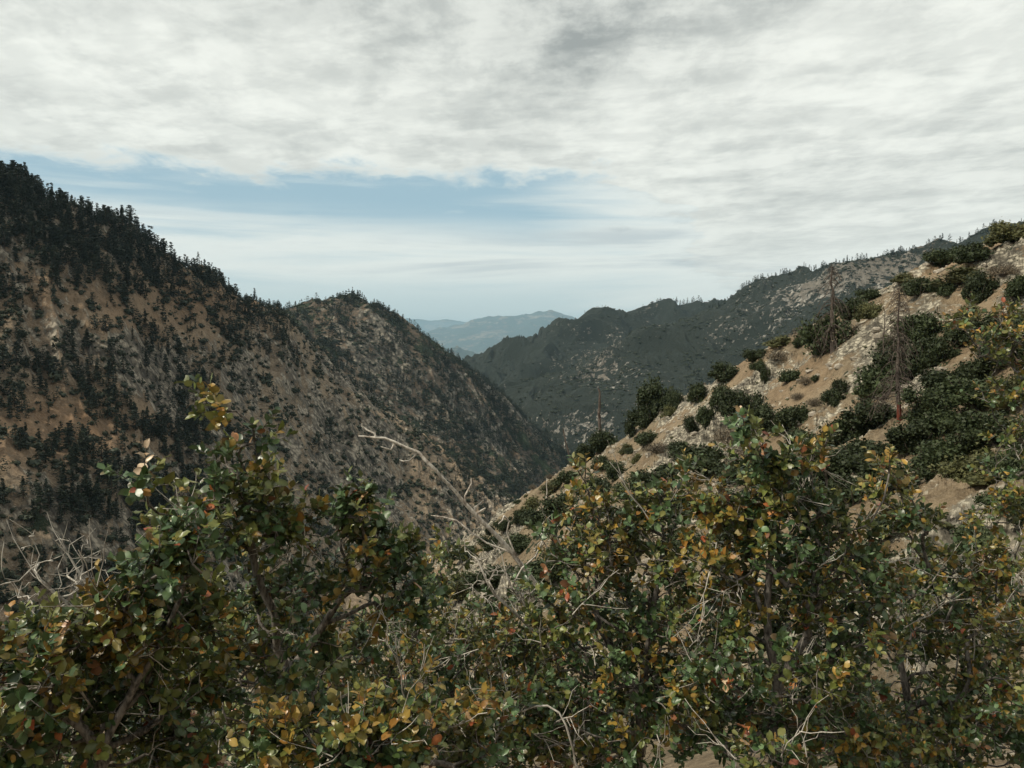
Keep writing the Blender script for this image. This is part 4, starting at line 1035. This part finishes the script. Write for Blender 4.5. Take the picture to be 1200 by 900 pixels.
oak('taller loose oak reaching in from the right edge with yellow-green leaves', 38, (1290, 3.0), [(1290, 1000, 3.0), (1285, 800, 3.0), (1260, 640, 3.0), (1225, 520, 3.0)],
    [(1125, 375, 22, 20, 3.0, .9, .1), (1155, 400, 26, 22, 3.0, .7, .2), (1185, 385, 26, 30, 3.0, 1, .3), (1190, 440, 30, 34, 3.0, 1, .2), (1165, 470, 24, 20, 3.0, .7, .1), (1190, 510, 34, 34, 3.0, 1, .2), (1165, 560, 26, 22, 3.0, .7, .1), (1190, 590, 36, 34, 2.9, 1, .2), (1150, 610, 26, 14, 2.9, .7, .2), (1215, 470, 30, 90, 3.0, .9, .2)],
    near=False, dens=1.0, olive=.6, group=None)
oak('dark oak thicket behind the front row, glimpsed between the stems at left', 39, (230, 3.1), [(240, 1000, 3.1), (240, 850, 3.1)],
    [(140, 800, 110, 50, 3.0, .8, .1), (260, 775, 100, 50, 3.1, .8, .1), (370, 790, 90, 50, 3.1, .9, .15), (200, 860, 130, 50, 2.8, .8, .05), (380, 860, 110, 50, 2.9, .8, .1), (60, 860, 80, 50, 2.8, .8, .05)], near=False, dens=1.1, size=(.020, .031))
oak('dark oak thicket behind the front row, filling the shade under the centre stems', 40, (700, 3.2), [(700, 1000, 3.2), (700, 850, 3.2)],
    [(620, 770, 90, 50, 3.1, .9, .2), (470, 740, 80, 34, 3.1, .9, .3), (560, 760, 80, 40, 3.1, .9, .3), (720, 740, 90, 50, 3.1, .8, .15), (830, 720, 90, 60, 3.1, .8, .2), (700, 850, 130, 60, 2.9, .8, .05), (500, 840, 90, 50, 2.9, .8, .1), (820, 830, 90, 60, 3.0, .8, .05)], near=False, dens=1.1, size=(.020, .031))
oak('dark oak thicket behind the front row at right, with pale gravel showing through', 41, (1040, 3.3), [(1040, 1000, 3.3), (1040, 850, 3.3)],
    [(960, 700, 100, 50, 3.2, .8, .2), (1080, 730, 90, 50, 3.2, .8, .2), (1170, 720, 70, 60, 3.2, .9, .2), (920, 840, 90, 60, 3.0, .8, .05), (1050, 860, 120, 60, 3.0, .8, .05), (960, 780, 80, 40, 3.1, .8, .1), (1180, 830, 70, 60, 3.0, .8, .1)], near=False, dens=1.1, size=(.020, .031))

def dead_shrub(name, label, cat, seed, base, via, lobes, extra=(), mat='deadtwig', r0=.00085, cap=.008, sub=3, ex=.42):
    r = np.random.default_rng(seed); pl = Plant(r)
    bx, bd = (base[0]-600)/1000*base[1], base[1]; g = np.array([bx, bd, float(landE.H(bx, bd))-.06])
    root = empty(name, tuple(float(v) for v in g)); tag(root, label, cat)
    pl.path([g]+[P(*v) for v in via], jit=.003); pl.minz = P(*via[0])[2]
    for tr in extra:
        k = int(np.argmin(np.linalg.norm(np.array(pl.p)-P(*tr[0]), axis=1))); pl.path([P(*v) for v in tr[1:]], k, jit=.004)
    for (cx, cy, rx, ry, d, n) in lobes:
        for _ in range(n):
            q = r.normal(size=3); q = unit(q)*r.random()**.4
            k = pl.connect(P(cx+rx*q[0], cy+ry*q[1], d+q[2]*rx/1000*d), kl=.2)
            for j in range(int(r.integers(0, sub+1))):
                kk = k
                for _ in range(int(r.integers(0, 4))): kk = pl.par[kk] if pl.par[kk] >= 0 else kk
                dv = unit(r.normal(size=3)+[0, 0, .3]); L = r.uniform(.02, .07)
                a = pl.node(pl.p[kk]+dv*L*.5, kk); pl.node(pl.p[a]+unit(dv+r.normal(0, .35, 3))*L*.5, a)
    rad = pl.radii(r0, ex, cap=cap); A = Acc(); pl.tubes(rad, A)
    for i in range(len(A.V)): A.V[i] = A.V[i]-g
    link('twigs', A.mesh(name+'_twigs', M[mat], True), root)
    return pl, rad, root, g
dead_shrub('dead_shrub', 'leafless shrub of pale tangled twigs at the left edge', 'dead shrub', 51, (105, 1.9), [(108, 960, 1.9), (112, 860, 1.85), (118, 800, 1.8), (112, 740, 1.8), (105, 690, 1.8)],
           [(40, 680, 60, 60, 1.8, 26), (85, 660, 50, 40, 1.8, 16), (20, 740, 50, 40, 1.75, 18), (60, 760, 50, 40, 1.75, 16), (110, 700, 40, 40, 1.85, 10)],
           extra=[[(112, 740, 1.8), (70, 700, 1.78), (30, 655, 1.75), (8, 610, 1.75)], [(105, 690, 1.8), (80, 650, 1.8), (55, 600, 1.8)], [(118, 790, 1.8), (160, 690, 1.85), (200, 650, 1.9), (225, 632, 1.9)], [(115, 760, 1.8), (50, 745, 1.75), (-10, 748, 1.7)]])
dead_shrub('dead_shrub', 'leafless spray of fine white twigs below the long dead limb', 'dead shrub', 52, (690, 2.35), [(690, 960, 2.35), (670, 820, 2.35), (640, 750, 2.35), (612, 700, 2.3)],
           [(575, 660, 34, 30, 2.3, 14), (600, 690, 34, 30, 2.3, 12), (560, 700, 26, 20, 2.3, 6), (640, 640, 24, 40, 2.35, 6)],
           extra=[[(640, 750, 2.35), (600, 715, 2.3), (570, 680, 2.28), (555, 645, 2.25)], [(630, 740, 2.35), (600, 690, 2.3), (588, 650, 2.3), (575, 632, 2.3)]])
pl, rad, root, g = dead_shrub('dead_limb', 'long bleached dead limb slanting up to the left in front of the canyon', 'dead limb', 53, (790, 2.5),
           [(770, 960, 2.5), (730, 860, 2.45), (680, 760, 2.4), (650, 716, 2.38), (632, 690, 2.36), (600, 648, 2.33), (572, 618, 2.3), (545, 590, 2.28), (520, 562, 2.26), (497, 538, 2.24), (490, 530, 2.24), (462, 518, 2.22), (440, 513, 2.2), (420, 511, 2.2)],
           [(600, 620, 20, 20, 2.3, 2), (570, 590, 14, 20, 2.3, 2)], extra=[[(440, 513, 2.2), (430, 504, 2.2), (424, 496, 2.2)], [(490, 532, 2.24), (480, 540, 2.24), (468, 539, 2.24)], [(470, 520, 2.22), (458, 527, 2.22), (446, 523, 2.22)],
           [(600, 650, 2.33), (570, 636, 2.33), (535, 610, 2.33), (505, 604, 2.33)], [(545, 590, 2.28), (548, 575, 2.28), (552, 560, 2.28)], [(620, 672, 2.35), (600, 640, 2.32), (596, 615, 2.32)]], mat='deadlimb', sub=1, r0=.0024, ex=.45, cap=.0105)
dead_shrub('dead_twig', 'pale bare twig curving over the leaves at bottom centre', 'dead twig', 54, (700, 2.0), [(690, 1000, 1.95), (672, 880, 1.9), (655, 835, 1.9), (625, 828, 1.9), (598, 838, 1.9), (560, 846, 1.9), (515, 843, 1.9)],
           [(560, 815, 40, 20, 1.9, 7), (590, 850, 30, 24, 1.9, 6), (540, 860, 30, 20, 1.9, 4)], sub=2, r0=.0008, ex=.34)
print('LEAVES', NLEAF)
